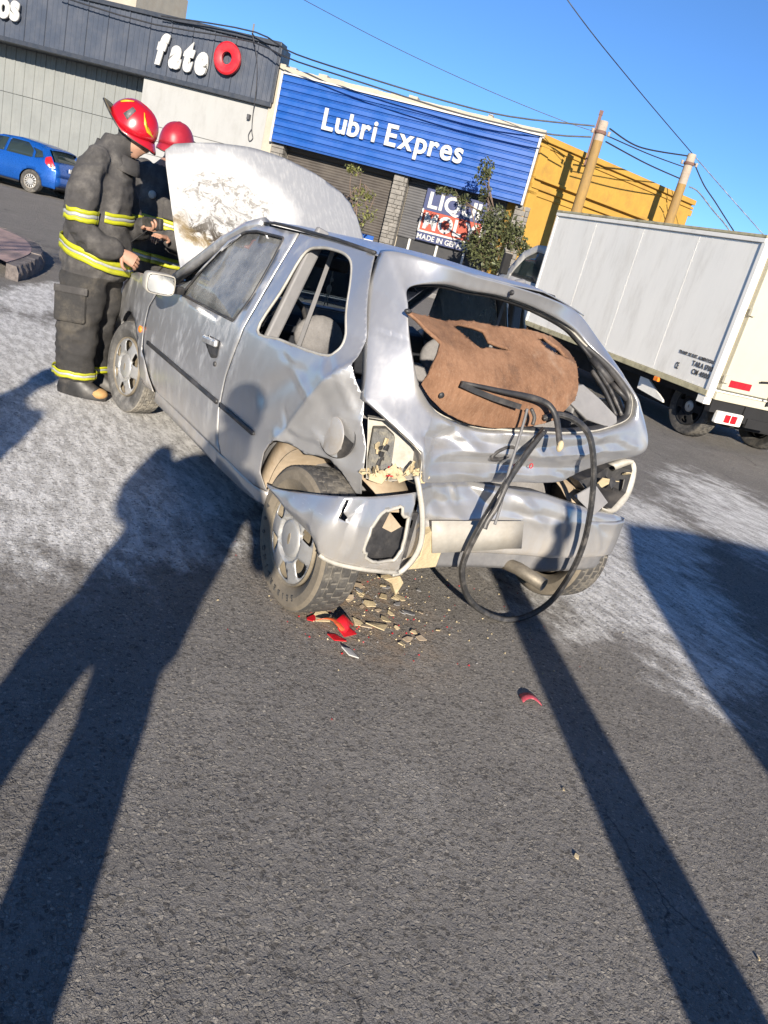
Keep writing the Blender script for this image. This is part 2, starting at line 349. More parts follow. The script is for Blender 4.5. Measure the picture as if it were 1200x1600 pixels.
# ------------------------------------------------------------------ lubricant shop
M['bluesheet'] = simple('blue sheet', (.006,.066,.285), .42, var=.10, scale=1.4, spec=.5, dirt=(.014,.085,.30), damt=.5)
M['shutter'] = simple('shutter slat', (.058,.050,.044), .6, var=.2, scale=3, dirt=(.085,.075,.065), damt=.5)
M['shutter2'] = simple('grey shutter slat', (.075,.075,.08), .6, var=.2, scale=3)
M['stone'] = simple('stacked stone', (.17,.16,.145), .9, var=.45, scale=4, bump=.6, bscale=25)
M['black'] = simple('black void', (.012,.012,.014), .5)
M['whitepaint'] = simple('white paint', (.42,.415,.40), .5, var=.06, dirt=(.5,.47,.42), damt=.3)
ls = front('lubricant_shop_building', 'shop with blue ribbed sign board, cream parapet and stone pillars', 'building')
bobj('wall', (-9.38, -1.45, .55, 10, 0, 4.95), M['plaster'], ls)
obj('edge_pilaster', MB().box(-9.61, -9.30, -.08, .6, .14, 5.2), M['plaster'], ls, bevel=.02)
pp = MB(); n_ = 60
for i in range(n_):
    u0 = -9.3+i*(7.85/n_); h = 5.11+.03*nz((u0*2,0,0), 1)+ (.07 if i in (8, 9, 29, 30, 47) else 0)
    pp.box(u0, u0+7.85/n_, -.14, .6, 4.90, h)
ob = obj('parapet', pp, M['plaster'], ls)
sb = MB()
for i in range(9):
    z0 = 3.11+i*.2; z1 = z0+.2
    pr = [(.0,z0+.002),(-.012,z0+.006),(-.012,z0+.022),(-.055,z0+.045),(-.055,z1-.045),(-.012,z1-.020),(-.012,z1-.006),(0,z1-.002)]
    obj('sign_slat', MB().prism(pr, lambda p: (-9.26,-.22+p[0],p[1]), lambda p: (-1.58,-.22+p[0],p[1])), M['bluesheet'], ls)
bobj('sign_backing', (-9.27,-1.57,-.215,.02,3.09,4.93), M['bluesheet'], ls)
for a in ((-1.575,-1.51,-.30,.02,3.07,4.95), (-9.33,-9.265,-.28,.02,3.07,4.95)): bobj('sign_frame', a, M['whitepaint'], ls, bevel=.008)
bobj('sign_frame', (-9.33,-1.51,-.29,-.2,4.93,4.97), M['whitepaint'], ls)
letters('Lubri Expres', ls, [M['white_letter']], -7.80, 4.26, 3.745, .80, -.275, bold=.022, ext=.07, gap=.075, space=.30)
def pillar(u0, u1, z1, y0=-.02):
    p = empty('stone_pillar'); p.parent = ls
    bobj('pillar_core', (u0+.03,u1-.03,y0+.03,.5,.14,z1), M['stone'], p)
    z = .14
    while z < z1-.02:
        h = rnd.uniform(.09,.17); h = min(h, z1-z); u = u0
        while u < u1-.01:
            wd = min(rnd.uniform(.13,.34), u1-u); wd = u1-u if u1-u-wd < .08 else wd
            bobj('stone', (u+.006,u+wd-.006,y0-rnd.uniform(0,.035),y0+.2,z+.005,z+h-.005), M['stone'], p, bevel=.012); u += wd
        z += h
pillar(-9.32,-8.92,3.08); pillar(-5.42,-5.0,3.08); pillar(-1.72,-1.28,3.08)
def shutter(u0, u1, z0, z1, y, mat):
    pr = []; n = int((z1-z0)/.075)
    mb = MB(); rows = []
    for i in range(n*4+1):
        z = z0+(z1-z0)*i/(n*4); rows.append([(u0, y-.018*abs(math.sin(math.pi*i/4)), z), (u1, y-.018*abs(math.sin(math.pi*i/4)), z)])
    mb.grid(rows); o_ = obj('shutter_slats', mb, mat, ls); o_['kind'] = 'stuff'
shutter(-8.92,-5.42,.14,3.12,.45,M['shutter']); shutter(-5.0,-1.72,1.42,3.12,.45,M['shutter2'])
bobj('shutter_box', (-8.92,-5.42,.30,.54,3.0,3.14), M['shutter'], ls)
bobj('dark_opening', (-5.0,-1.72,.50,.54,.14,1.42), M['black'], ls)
for u in (-4.62,-3.75,-2.9): bobj('door_post', (u,u+.07,.38,.46,.14,1.42), M['whitepaint'], ls)
# product sign
sgn = front('product_sign', 'white and red brand sign board hung on grey shutter behind the tree', 'sign', (-4.38,.28,0))
def sl(a): return (a[0]+4.38-4.38, )
M['signred'] = simple('sign red', (.30,.04,.015), .5, var=.1); M['signblue'] = simple('sign dark blue', (.02,.03,.10), .5)
bobj('board', (0,1.86,0,.05,1.74,2.92), M['signred'], sgn, bevel=.01)
bobj('board_band', (-.02,1.88,-.012,.05,2.33,2.95), M['signblue'], sgn)
for a in ((-.02,1.88,-.02,.04,1.70,1.75),(-.03,.02,-.02,.04,1.72,2.36),(1.84,1.89,-.02,.04,1.72,2.36)): bobj('board_edge', a, M['whitepaint'], sgn)
letters('LIQUI', sgn, [M['white_letter']], .10, 1.60, 2.42, .62, -.012, bold=.03, ext=.02, gap=.07)
letters('MOLY', sgn, [M['white_letter']], .10, 1.66, 1.83, .62, -.0, bold=.035, ext=.02, gap=.06)
letters('MADE IN GERMANY', sgn, [M['white_letter']], .0, 1.86, 1.50, .21, .0, bold=.02, ext=.02, gap=.08, space=.3)
bobj('lower_strip', (-.02,1.9,.01,.05,1.46,1.70), M['signblue'], sgn)
# small blue board by the pillar
bb = front('blue_board', 'small blue and white board standing low beside the stone pillar', 'board', (-5.75,-.5,0))
bobj('panel', (-.25,.25,0,.04,.55,1.22), M['bluesheet'], bb, bevel=.01); bobj('white_stripe', (-.25,.25,-.006,.02,1.0,1.1), M['whitepaint'], bb)
for u in (-.22,.18): bobj('leg', (u,u+.04,.045,.085,.14,1.2), M['whitepaint'], bb)

# ------------------------------------------------------------------ yellow corner building
M['yellow'] = simple('yellow plaster', (.37,.215,.036), .85, var=.10, scale=1.5, bump=.15, bscale=30, dirt=(.25,.14,.035), dscale=1.6, damt=.6)
yb = front('yellow_building', 'ochre yellow plastered corner building with cornices', 'building', (0,0,0))
d0, d1 = Vector((-1.48,.0,0)), Vector((3.75,6.1,0)); dd = (d1-d0).normalized(); dn = Vector((dd.y,-dd.x,0))
def slab(name, s0, s1, out, inn, z0, z1, bev=.015):
    mb = MB(); a = [d0+dd*s0+dn*out, d0+dd*s1+dn*out, d0+dd*s1-dn*inn, d0+dd*s0-dn*inn]
    mb.prism(a, lambda p: (p.x,p.y,z0), lambda p: (p.x,p.y,z1)); o_ = obj(name, mb, M['yellow'], yb, bevel=bev); recalc(o_.data)
LN = (d1-d0).length
slab('wall', 0, LN, 0, 5, .1, 4.90); slab('cornice', -.05, LN+.05, .10, 5.1, 4.86, 5.02); slab('cornice', -.08, LN+.09, .05, 5.1, 4.72, 4.80)
slab('string_course', 0, LN, .10, .2, 3.62, 3.74); slab('string_course', 0, LN, .05, .2, 3.44, 3.55); slab('string_course', 0, LN, .16, .2, 3.86, 3.93)
slab('pilaster', LN-1.5, LN-1.46, .03, .2, .1, 4.72); slab('pilaster', 0, .35, .05, .2, .1, 4.72)
slab('corner_cornice', LN+.0, LN+.55, -.25, 5.1, 4.55, 4.75); slab('corner_wall', LN+.0, LN+.45, -.3, 5.0, .1, 4.56)
bobj('vent_plate', (-1.13,-.93,-.12,.6,1.75,2.0), M['whitepaint'], yb)

# ------------------------------------------------------------------ posts and overhead cables
M['polegrey'] = simple('weathered concrete pole', (.30,.25,.20), .9, var=.3, scale=5, bump=.3)
M['polepaint'] = simple('worn ochre pole paint', (.25,.155,.05), .85, var=.25, scale=3, bump=.2, dirt=(.16,.11,.06), dscale=4, damt=.6, stretch=(1,1,.3))
M['rust'] = simple('rusty steel', (.13,.07,.055), .8, var=.4, scale=8)
M['cable'] = simple('black cable', (.015,.015,.017), .5)
def upole(label, loc, r0, r1, h, hp, group):
    e_ = front('utility_pole', label, 'pole', loc, group)
    rp = r0+(r1-r0)*hp/h
    obj('painted_shaft', MB().lathe([(r0,0.1),(rp,hp)], 24), M['polepaint'], e_, smooth=True)
    obj('bare_top', MB().lathe([(rp,hp),(r1,h),(r1*.9,h+.02),(0,h+.02)], 24), M['polegrey'], e_, smooth=True, auto=40)
    obj('clamp_band', MB().lathe([(r1+.03,h-.30),(r1+.035,h-.26),(r1+.02,h-.22)], 20), M['rust'], e_)
    for s in (-1, 1): obj('insulator', MB().lathe([(.0,-.06),(.05,-.05),(.03,0),(.05,.05),(0,.06)], 10, Matrix.Translation((s*(r1+.09), -.05, h-.26))), M['polegrey'], e_, smooth=True)
upole('yellow painted concrete pole standing nearest the blue sign', (.0,-1.2,0), .165, .125, 5.47, 5.0, 'yellow painted poles')
upole('yellow painted concrete pole with long bare grey top near building corner', (2.87,3.0,0), .175, .13, 5.88, 5.02, 'yellow painted poles')
rp = front('steel_mast', 'thin rusty steel mast rising behind the yellow parapet', 'mast', (-.15,.9,0)); obj('shaft', MB().box(-.045,.045,-.045,.045,4.6,6.05), M['rust'], rp); obj('cap', MB().box(-.055,.055,-.055,.055,5.98,6.10), M['rust'], rp)
def cable(label, pts, r=.016):
    P_ = crs([fw_(p) for p in pts], 24); o_ = obj('overhead_cable', MB().tube(P_, r, 5), M['cable']); tag(o_, label, 'cable', 'overhead cables')
cable('upper black cable sagging from grey fascia over blue sign to pole', [(-13.2,-.4,5.62),(-10.3,-.5,5.76),(-8.95,-.8,5.42),(-6.78,-1.2,5.2),(-4.17,-1.2,5.07),(-2.38,-1.2,5.08),(-.2,-1.2,5.33)], .022)
cable('lower kinked black cable from grey fascia to nearest yellow pole', [(-16.5,-.4,5.5),(-13.5,-.4,5.36),(-10.4,-.5,5.5),(-8.9,-.9,5.23),(-6.74,-1.2,5.04),(-4.12,-1.2,4.87),(-2.32,-1.2,4.86),(-1.15,-1.2,4.9),(-.2,-1.2,5.06)], .022)
cable('thin topmost cable crossing empty sky above the blue sign', [(-14,-1.2,7.9),(-8.71,-1.2,6.66),(-5.9,-1.2,6.04),(-3.24,-1.2,5.57),(-1.2,-1.2,5.29),(-.18,-1.2,5.2)], .009)
cable('topmost of three cables between the two yellow poles', [(.2,-1.2,5.35),(1.2,.9,5.42),(2.75,3,5.82)], .022)
cable('middle rusty cable between the two yellow poles', [(.2,-1.2,5.17),(1.5,.9,5.3),(2.75,3,5.5)], .016)
cable('lowest sagging cable between the two yellow poles', [(.2,-1.2,5.03),(1.5,.9,5.05),(2.75,3,5.16)], .02)
cable('long straight wire falling from the top of the picture to far pole', [(-4.5,-1.2,10.1),(-1.78,-.6,8.1),(.4,1.0,7.0),(2.95,3,5.86)], .014)
cable('straight wire running from far pole down behind the truck', [(2.95,3,5.86),(4.6,3,4.86),(5.6,3,4.26),(8,3,2.8)], .014)
cable('slack cable curving from far pole top down behind the truck', [(2.98,3,5.7),(3.5,3,5.15),(4.0,3,4.76),(4.77,3,4.14),(6,3,3.2)], .02)
cable('short cable from the bracket of far pole down behind the truck', [(3.1,3,5.0),(3.42,3,4.92),(4.05,3,4.5),(4.65,3,4.12),(6,3,3.1)], .02)

# ------------------------------------------------------------------ street trees
def leafmat(name, col):
    t = NT(name); oi = t.n('ShaderNodeNewGeometry'); a = t.noise(3, 3, .6)
    c_ = t.mix(t.mapr(oi.outputs['Random Per Island'], 0, 1), tuple(x*.55 for x in col), tuple(min(1,x*1.5) for x in col)); t.set(Base_Color=c_, Roughness=.55); return t.m
M['leaf'] = leafmat('leaf', (.062,.070,.028)); M['leaf2'] = leafmat('young leaf', (.10,.105,.03)); M['bark'] = simple('bark', (.14,.10,.075), .9, var=.4, scale=12, bump=.6)
def street_tree(label, loc, trunk, clumps, leaf, ls_, seed, per=480):
    r_ = random.Random(seed); e_ = front('street_tree', label, 'tree', loc, 'street trees by the shop fronts')
    tb = MB(); 
    for path, r0, r1 in trunk:
        n = 14; tb.tube(crs(path, n), [r0+(r1-r0)*i/(n-1) for i in range(n)], 7)
    cb = MB()
    for c_, rad, dens in clumps:
        c_ = Vector(c_); a = Vector(trunk[0][0][-1])
        for k in range(4):
            tip = c_+Vector((r_.gauss(0,.6)*rad[0], r_.gauss(0,.6)*rad[1], r_.gauss(0,.6)*rad[2])); mid = a.lerp(tip, .5)+Vector((r_.uniform(-.1,.1),r_.uniform(-.1,.1),.05))
            tb.tube(crs([a.lerp(c_, .3), mid.lerp(c_, .5), tip], 6), [.012,.010,.008,.006,.005,.003], 4)
        for k in range(int(per*dens)):
            d = Vector((r_.gauss(0,1), r_.gauss(0,1), r_.gauss(0,1))).normalized()*(r_.random()**.45)
            p = c_+Vector((d.x*rad[0], d.y*rad[1], d.z*rad[2])); p += Vector((nz(p*3, 1, seed), nz(p*3, 1, seed+1), nz(p*3, 1, seed+2)))*.12
            s_ = ls_*r_.uniform(.6,1.3); E_ = Euler((r_.uniform(-1.2,1.2), r_.uniform(-1.2,1.2), r_.uniform(0,6.3))).to_matrix()
            q_ = [E_@Vector(x)*s_ for x in ((-.5,0,0),(-.1,.28,.03),(.5,0,-.05),(-.1,-.28,.03))]
            cb.add([p+x for x in q_], [(0,1,2),(0,2,3)])
    obj('trunk', tb, M['bark'], e_, smooth=True); obj('crown', cb, leaf, e_)
street_tree('bushy small tree with a tuft on top before the brand sign', (-2.0,-1.9,.1),
    [([(0,0,0),(.05,0,.8),(-.05,.02,1.5),(.05,0,2.3)], .075, .04), ([(-.02,0,1.2),(-.35,0,1.8),(-.75,0,2.5)], .035, .012), ([(.03,0,1.5),(-.3,.1,2.6),(-.55,.1,3.6)], .03, .01), ([(.03,0,1.4),(.4,0,1.8),(.75,0,2.1)], .03, .012)],
    [((-.05,0,1.85),(.55,.5,.42),1.3), ((.55,0,2.05),(.42,.45,.42),1.2), ((.0,.0,2.35),(.6,.5,.38),1.3), ((-.35,0,1.55),(.4,.4,.35),.8), ((-.62,.05,3.45),(.22,.25,.34),.55), ((-.5,.05,2.9),(.16,.2,.25),.22), ((-1.5,0,2.72),(.28,.25,.16),.3), ((-1.0,0,2.6),(.2,.2,.2),.2), ((.25,0,1.3),(.45,.4,.3),.7), ((.95,0,1.75),(.2,.2,.3),.3), ((-.1,0,1.25),(.45,.35,.25),.5)], M['leaf'], .115, 3)
street_tree('sparse young sapling before the dark shutter behind the raised bonnet', (-5.75,-1.9,.1),
    [([(0,0,0),(.03,0,1.0),(-.1,0,1.8),(-.15,0,2.5)], .03, .01), ([(0,0,1.0),(.25,0,1.7),(.35,0,2.2)], .02, .006), ([(-.05,0,1.4),(-.4,0,2.2),(-.45,0,2.65)], .018, .006)],
    [((-.42,0,2.68),(.3,.25,.16),.20), ((-.1,0,2.1),(.22,.2,.3),.16), ((.25,0,2.15),(.16,.2,.2),.12), ((-.35,0,1.75),(.2,.2,.2),.10), ((.25,0,1.6),(.3,.2,.25),.14), ((-.05,0,1.3),(.3,.2,.2),.12)], M['leaf2'], .11, 9)
# ------------------------------------------------------------------ sheet panels cut from an outline, then shaped
def rc(poly, r=.03, n=4):
    out = []; m = len(poly)
    for i in range(m):
        p = Vector((*poly[i][:2], 0)); a = Vector((*poly[i-1][:2], 0)); b = Vector((*poly[(i+1)%m][:2], 0))
        ra = min(r, (a-p).length*.45); rb = min(r, (b-p).length*.45); s = p+(a-p).normalized()*ra; e = p+(b-p).normalized()*rb
        for k in range(n+1):
            t = k/n; q_ = s*(1-t)**2+p*2*t*(1-t)+e*t*t; out.append((q_.x, q_.y))
    return out
def sm(poly, n): return [(p.x, p.y) for p in crs([(a[0], a[1], 0) for a in poly], n, True)]
def panel(name, outline, holes, fn, step, mats, parent, out=(0,1,0), solid=.004, smooth=True, lines=None, midx=None, auto=None):
    bm = bmesh.new(); edges = []
    for lp in [outline]+list(holes):
        vs = [bm.verts.new((p[0], p[1], 0)) for p in lp]
        edges += [bm.edges.new((vs[i], vs[(i+1)%len(vs)])) for i in range(len(vs))]
    bmesh.ops.triangle_fill(bm, use_beauty=True, edges=edges)
    us = [v.co.x for v in bm.verts]; vs_ = [v.co.y for v in bm.verts]
    for ax, lo, hi in ((0, min(us), max(us)), (1, min(vs_), max(vs_))):
        st = step[ax] if isinstance(step, tuple) else step; k = lo+st*.5003
        no = (1,0,0) if ax == 0 else (0,1,0)
        while k < hi:
            bmesh.ops.bisect_plane(bm, geom=bm.verts[:]+bm.edges[:]+bm.faces[:], dist=1e-5, plane_co=(k if ax == 0 else 0, k if ax else 0, 0), plane_no=no); k += st
    bmesh.ops.remove_doubles(bm, verts=bm.verts, dist=2e-4)
    for v in bm.verts: v.co = Vector(fn(v.co.x, v.co.y))
    bmesh.ops.recalc_face_normals(bm, faces=bm.faces)
    nrm = Vector((0,0,0))
    for f in bm.faces: nrm += f.normal*f.calc_area()
    if nrm.dot(Vector(out)) < 0: bmesh.ops.reverse_faces(bm, faces=bm.faces)
    me = bpy.data.meshes.new(name); bm.to_mesh(me); bm.free()
    o_ = link(name, me, mats, parent, smooth=smooth, solid=solid, auto=auto)
    if midx is not None: me.polygons.foreach_set('material_index', [midx(p.center) for p in me.polygons])
    return o_
# ------------------------------------------------------------------ wheels (axis = local y, outer face towards +y)
M['rubber'] = simple('tyre rubber', (.045,.043,.041), .85, var=.3, scale=14, dirt=(.16,.145,.12), dscale=7, damt=.75)
M['rubber_dusty'] = simple('dusty tyre rubber', (.10,.095,.085), .95, var=.35, scale=14, dirt=(.33,.30,.25), dscale=9, damt=.8)
M['sidewall'] = simple('mud coated sidewall', (.155,.132,.10), .95, var=.25, scale=16, dirt=(.11,.095,.075), dscale=12, damt=.7)
M['sidewall_grey'] = simple('powdered sidewall', (.075,.073,.07), .95, var=.35, scale=14, dirt=(.26,.25,.235), dscale=8, damt=.7)
M['groove'] = simple('dust packed groove', (.125,.115,.10), .95, var=.3, scale=30)
M['cover'] = simple('wheel cover', (.38,.38,.375), .4, .4, var=.12, scale=10, dirt=(.24,.215,.175), dscale=9, damt=.45)
M['rimsteel'] = simple('dirty steel rim', (.20,.17,.125), .7, .2, var=.3, scale=12)
M['darksteel'] = simple('dark steel', (.03,.03,.032), .6)
def tyre_mb(Rr=.28, W=.17, rim=.178, n=216, tread=True):
    h = W/2; prof = [(rim, -h*.62), (rim+.012, -h*.80), (Rr-.055, -h*1.0), (Rr-.022, -h*.98), (Rr-.008, -h*.86)]
    nt_ = 41
    for i in range(nt_): prof.append((Rr-.003*abs(2*i/(nt_-1)-1)**2, h*.80*(2*i/(nt_-1)-1)))
    prof += [(Rr-.008, h*.86), (Rr-.022, h*.98), (Rr-.055, h*1.0), (rim+.012, h*.80), (rim, h*.62)]
    rows = []
    for k in range(n):
        a = 2*math.pi*k/n; row = []
        for i, (r, y) in enumerate(prof):
            if tread and 5 <= i < 5+nt_:
                j = i-5
                if j in (8, 9, 20, 21, 32, 33): r -= .007
                elif (k+(j//10)*3) % 6 in (0, 1) and 1 < j < 39: r -= .0045
                elif (k*7+j*3) % 5 == 0: r -= .0012
            row.append((r*math.cos(a), y, r*math.sin(a)))
        rows.append(row)
    rows.append(rows[0]); mb = MB(); mb.grid(rows)
    for i, f in enumerate(mb.f):
        j = f[0] % len(prof); ka = f[0]//len(prof); g_ = tread and 5 <= j < 45 and ((j-5) in (8,9,20,21,32,33) or (ka+((j-5)//10)*3) % 6 == 0 and 1 < j-5 < 39)
        mb.m[i] = 1 if (j > 45 or j < 4) else (2 if g_ else 0)
    return mb
def wheel(parent, loc, rot=0, mats=None, spokes=6, cap='silver', Rr=.28, W=.17, dusty=False, lug=False, camber=0):
    wp = empty('wheel', loc); wp.parent = parent; wp.rotation_euler = (camber, 0, rot)
    t = obj('tyre', tyre_mb(Rr, W, Rr*.635), [M['rubber_dusty' if dusty else 'rubber'], M['rubber'] if lug else M['sidewall_grey' if dusty else 'sidewall'], M['groove'] if not lug else M['rubber']], wp, smooth=True, auto=28); recalc(t.data)
    rr = Rr*.66
    rim = MB(); rim.lathe([(rr*.985, W*.40), (rr*.97, W*.46), (rr*.93, W*.44), (rr*.90, W*.30), (rr*.80, W*.10), (rr*.45, W*.10), (rr*.25, W*.18), (0, W*.18)], 40, Matrix.Rotation(R(-90), 4, 'X'))
    rim.lathe([(rr*.985, W*.40), (rr*.9, 0), (rr*.9, -W*.4)], 40, Matrix.Rotation(R(-90), 4, 'X'))
    obj('rim', rim, M['chassis'] if cap == 'black' else M['rimsteel'], wp, smooth=True, auto=40)
    holes = []
    for s in range(spokes):
        a = 2*math.pi*(s+.5)/spokes; dlt = math.pi/spokes*.62
        pts = [(rr*.52, a-dlt*.30), (rr*.84, a-dlt*.92), (rr*.885, a-dlt*.5), (rr*.90, a), (rr*.885, a+dlt*.5), (rr*.84, a+dlt*.92), (rr*.52, a+dlt*.30)] if spokes < 9 else [(rr*.4, a-dlt*.5), (rr*.86, a-dlt*.9), (rr*.86, a+dlt*.9), (rr*.4, a+dlt*.5)]
        holes.append(rc([(r*math.cos(q_), r*math.sin(q_)) for r, q_ in pts], .012, 3))
    circ = [(rr*.955*math.cos(2*math.pi*k/64), rr*.955*math.sin(2*math.pi*k/64)) for k in range(64)]
    def fn(u, v):
        r = math.hypot(u, v)/rr; y = W*.50-W*.10*max(0, (r-.5)/.5)**2-(W*.10*min(1, max(0, (.50-r)/.06)) if r < .5 else 0)+ (W*.05 if r < .42 else 0)
        return (u, y, v)
    panel('wheel_cover', circ, holes, fn, .02, M['chassis'] if cap == 'black' else M['cover'], wp, out=(0,1,0), solid=.006, auto=40)
    if spokes < 9:
        hub = MB(); hub.lathe([(0, W*.50), (.06, W*.495), (.072, W*.47), (.075, W*.40)], 28, Matrix.Rotation(R(-90), 4, 'X')); obj('hub_cap', hub, M['cover'], wp, smooth=True)
        lg = MB(); lg.lathe([(0,.002),(.022,.002),(.024,0)], 20, Matrix.Translation((0,W*.50,0)) @ Matrix.Rotation(R(-90), 4, 'X') @ Matrix.Diagonal((.38,1,1,1))); obj('oval_badge', lg, M['rimsteel'], wp)
    return wp
# ------------------------------------------------------------------ box truck
M['boxwhite'] = simple('truck box paint', (.80,.775,.71), .5, var=.035, scale=1.3, dirt=(.50,.465,.40), dscale=2.2, damt=.38, stretch=(1.6,1,.4))  # side tone raised to make up for grazing sun
M['boxrear_dimmed'] = simple('truck box paint dimmed for sun', (.42,.395,.31), .5, var=.05, scale=1.3, dirt=(.5,.44,.32), damt=.3)  # same paint, colour darkened to offset full sun on the rear
M['rail'] = simple('weathered rail', (.42,.38,.24), .7, var=.25, scale=9, dirt=(.12,.10,.06), dscale=7, damt=.8)
M['chassis'] = simple('chassis black', (.009,.009,.010), .9)
M['glassdark'] = NT('dark glass').set(Base_Color=(.02,.03,.03), Roughness=.06, Specular_IOR_Level=.6).m
M['orange'] = simple('orange lens', (.75,.20,.02), .25); M['redlens'] = simple('red lens', (.42,.012,.02), .25, var=.1); M['lens'] = simple('clear lens', (.5,.49,.46), .2)
M['textink'] = simple('stencil ink', (.07,.065,.06), .8, var=.3, scale=20)
tk = empty('box_truck', (3.19,-6.04,0), R(-12.1), 'white box truck with stencilled side lettering parked behind the wreck', 'truck')
def tb(name, a, mat, **k): return bobj(name, a, M[mat], tk, **k)
BL, BH, BW = 4.50, 2.40, 2.0
tb('box_core', (.06,BL-.03,-BW+.03,-.03,.60,BH-.04), 'boxwhite')
for a, b in ((.075,1.0915),(1.0945,2.2015),(2.2045,3.3415),(3.3445,BL-.05)): tb('side_panel', (a,b,-.03,-.004,.655,BH-.09), 'boxwhite', bevel=.003)
for x in (1.093,2.203,3.343): tb('panel_seam', (x-.004,x+.004,-.02,-.0025,.7,BH-.1), 'boxwhite')
rv_ = MB()
for z in (.675, BH-.105):
    for k in range(int(BL/.11)): rv_.sphere((.10+k*.11, -.004, z), .007, 6, 4, (1,.5,1))
for x in (.085, 1.07, 1.115, 2.18, 2.225, 3.32, 3.365, BL-.065):
    for k in range(14): rv_.sphere((x, -.004, .74+k*.115), .006, 6, 4, (1,.5,1))
o_ = obj('rivets', rv_, M['boxwhite'], tk); o_['kind'] = 'stuff'
tb('top_rail', (.02,BL,-.05,.018,BH-.085,BH-.035), 'boxwhite', bevel=.006); tb('roof_edge', (.02,BL,-BW,.022,BH-.034,BH), 'rail', bevel=.006)
tb('bottom_rail', (.02,BL,-.06,.016,.585,.652), 'rail', bevel=.006)
tb('corner_post', (.0,.070,-.08,.012,.58,BH-.086), 'boxwhite', bevel=.008); tb('corner_post', (BL-.05,BL,-.08,.010,.655,BH-.086), 'boxwhite', bevel=.008)
tb('rear_door', (-.03,.06,-.98,-.12,.70,BH-.12), 'boxrear_dimmed', bevel=.006); tb('rear_door', (-.03,.06,-1.88,-1.0,.70,BH-.12), 'boxrear_dimmed', bevel=.006)
tb('rear_frame', (-.035,.055,-BW,-.085,.57,.66), 'boxrear_dimmed', bevel=.006); tb('rear_frame', (-.035,.055,-BW,-.085,BH-.11,BH-.04), 'boxrear_dimmed', bevel=.006)
for z in (.78,1.55): tb('hinge', (-.07,-.028,-.16,-.09,z,z+.09), 'boxrear_dimmed', bevel=.006)
tb('reflector', (-.036,-.028,-.54,-.21,.745,.825), 'redlens')
obj('locking_bar', MB().tube([(-.06,-.86,.62),(-.06,-.86,BH-.1)], .016, 8).tube([(-.06,-.80,.9),(-.075,-.62,.88)], .013, 6), M['chassis'], tk)
tb('side_lamp', (.88,.97,-.01,.03,.53,.585), 'orange', bevel=.008)
mf = MB(); mf.prism([(1.42,.58),(.86,.33),(.84,.30),(1.40,.34)], lambda p: (p[0],-.16,p[1]), lambda p: (p[0],-.13,p[1])); o_ = obj('mudguard', mf, M['boxwhite'], tk); recalc(o_.data)
tb('step_bracket', (.03,.16,-.12,.0,.49,.584), 'boxwhite', bevel=.005)
tb('chassis_rail', (-.02,6.2,-.75,-.6,.36,.58), 'chassis'); tb('chassis_rail', (-.02,6.2,-1.4,-1.25,.36,.58), 'chassis'); tb('underfloor', (.1,BL-.1,-1.9,-.12,.50,.60), 'chassis'); tb('shade_box', (1.2,4.2,-1.9,-.55,.20,.50), 'chassis', bevel=.03); tb('axle_shade_box', (.15,.98,-1.45,-.55,.25,.50), 'chassis', bevel=.03); tb('rear_crossmember', (.0,.08,-1.9,-.1,.42,.565), 'chassis')  # two low boxes added to block light and keep the underside black
lp = tb('tail_lamp', (-.05,.02,-.60,-.20,.31,.455), 'boxwhite', bevel=.015)
for a, m_ in ((-.50,'redlens'),(-.40,'redlens')): tb('tail_lens', (-.062,-.049,a,a+.085,.335,.43), m_, bevel=.006)
for a in (-.305,-.575): tb('tail_lens', (-.062,-.049,a,a+.075,.335,.43), 'lens', bevel=.006)
tb('plate_holder', (-.04,.0,-1.1,-.68,.32,.43), 'chassis')
for x in (.55, 5.35):
    for y, rz in ((-.40, 0), (-1.60, math.pi)): wheel(tk, (x, y, .36), rz, Rr=.36, W=.22, lug=True, cap='black')  # rims and covers coloured black for the shade under the truck
letters('TRANSP. DE SUST. ALIMENTICIAS', tk, [M['textink']], 0, 1, 0, 1, 0, name='unused') if False else None
def trucktext(s_, x0, x1, z0, size, y=.0):        # stencilled on the side: reads from rear-left, local x runs to the left of the viewer
    e_ = []
    ms = letters(s_, tk, [M['textink']], 0, abs(x1-x0), z0, size, .0, name='stencil_letter', ext=.003, gap=.09, space=.3, bold=.02)
    for me in ms:
        for v in me.vertices: v.co = Vector((x0-v.co.x, y-v.co.y*.8, v.co.z))
        me.update()
trucktext('TRANSP. DE SUST. ALIMENTICIAS', .72, .10, .945, .055); trucktext('TARA 1700', .43, .08, .855, .085); trucktext('CM 4000', .39, .09, .765, .085); trucktext('CE', .70, .64, .76, .11)
# cab
cabo = [(BL+.02,.45),(BL+.02,1.86),(BL+.55,1.84),(BL+.95,1.68),(BL+1.35,1.28),(BL+1.65,1.18),(BL+1.95,1.0),(BL+2.0,.45),(BL+1.3,.40),(BL+1.25,.62),(BL+.9,.78),(BL+.55,.62),(BL+.5,.40)]
cw = rc([(BL+.10,1.24),(BL+.12,1.72),(BL+.50,1.73),(BL+.80,1.60),(BL+1.12,1.26)], .04)
for s, y0 in ((1, -.06), (-1, -1.94)):
    panel('cab_side', rc(cabo, .06), [cw], lambda u, v, y0=y0, s=s: (u, y0-s*(.10*max(0, v-1.1)+.10*max(0, u-BL-1.0)), v), .12, M['whitepaint'], tk, out=(0,s,0), solid=.02)
    panel('cab_window', cw, [], lambda u, v, y0=y0, s=s: (u, y0-s*(.10*max(0, v-1.1)+.10*max(0, u-BL-1.0)+.008), v), .2, M['glassdark'], tk, out=(0,s,0), solid=.004)
rf = MB(); prow = [(BL+.02,1.86),(BL+.55,1.84),(BL+.95,1.68),(BL+1.35,1.28),(BL+1.65,1.18),(BL+1.95,1.0),(BL+2.0,.45)]
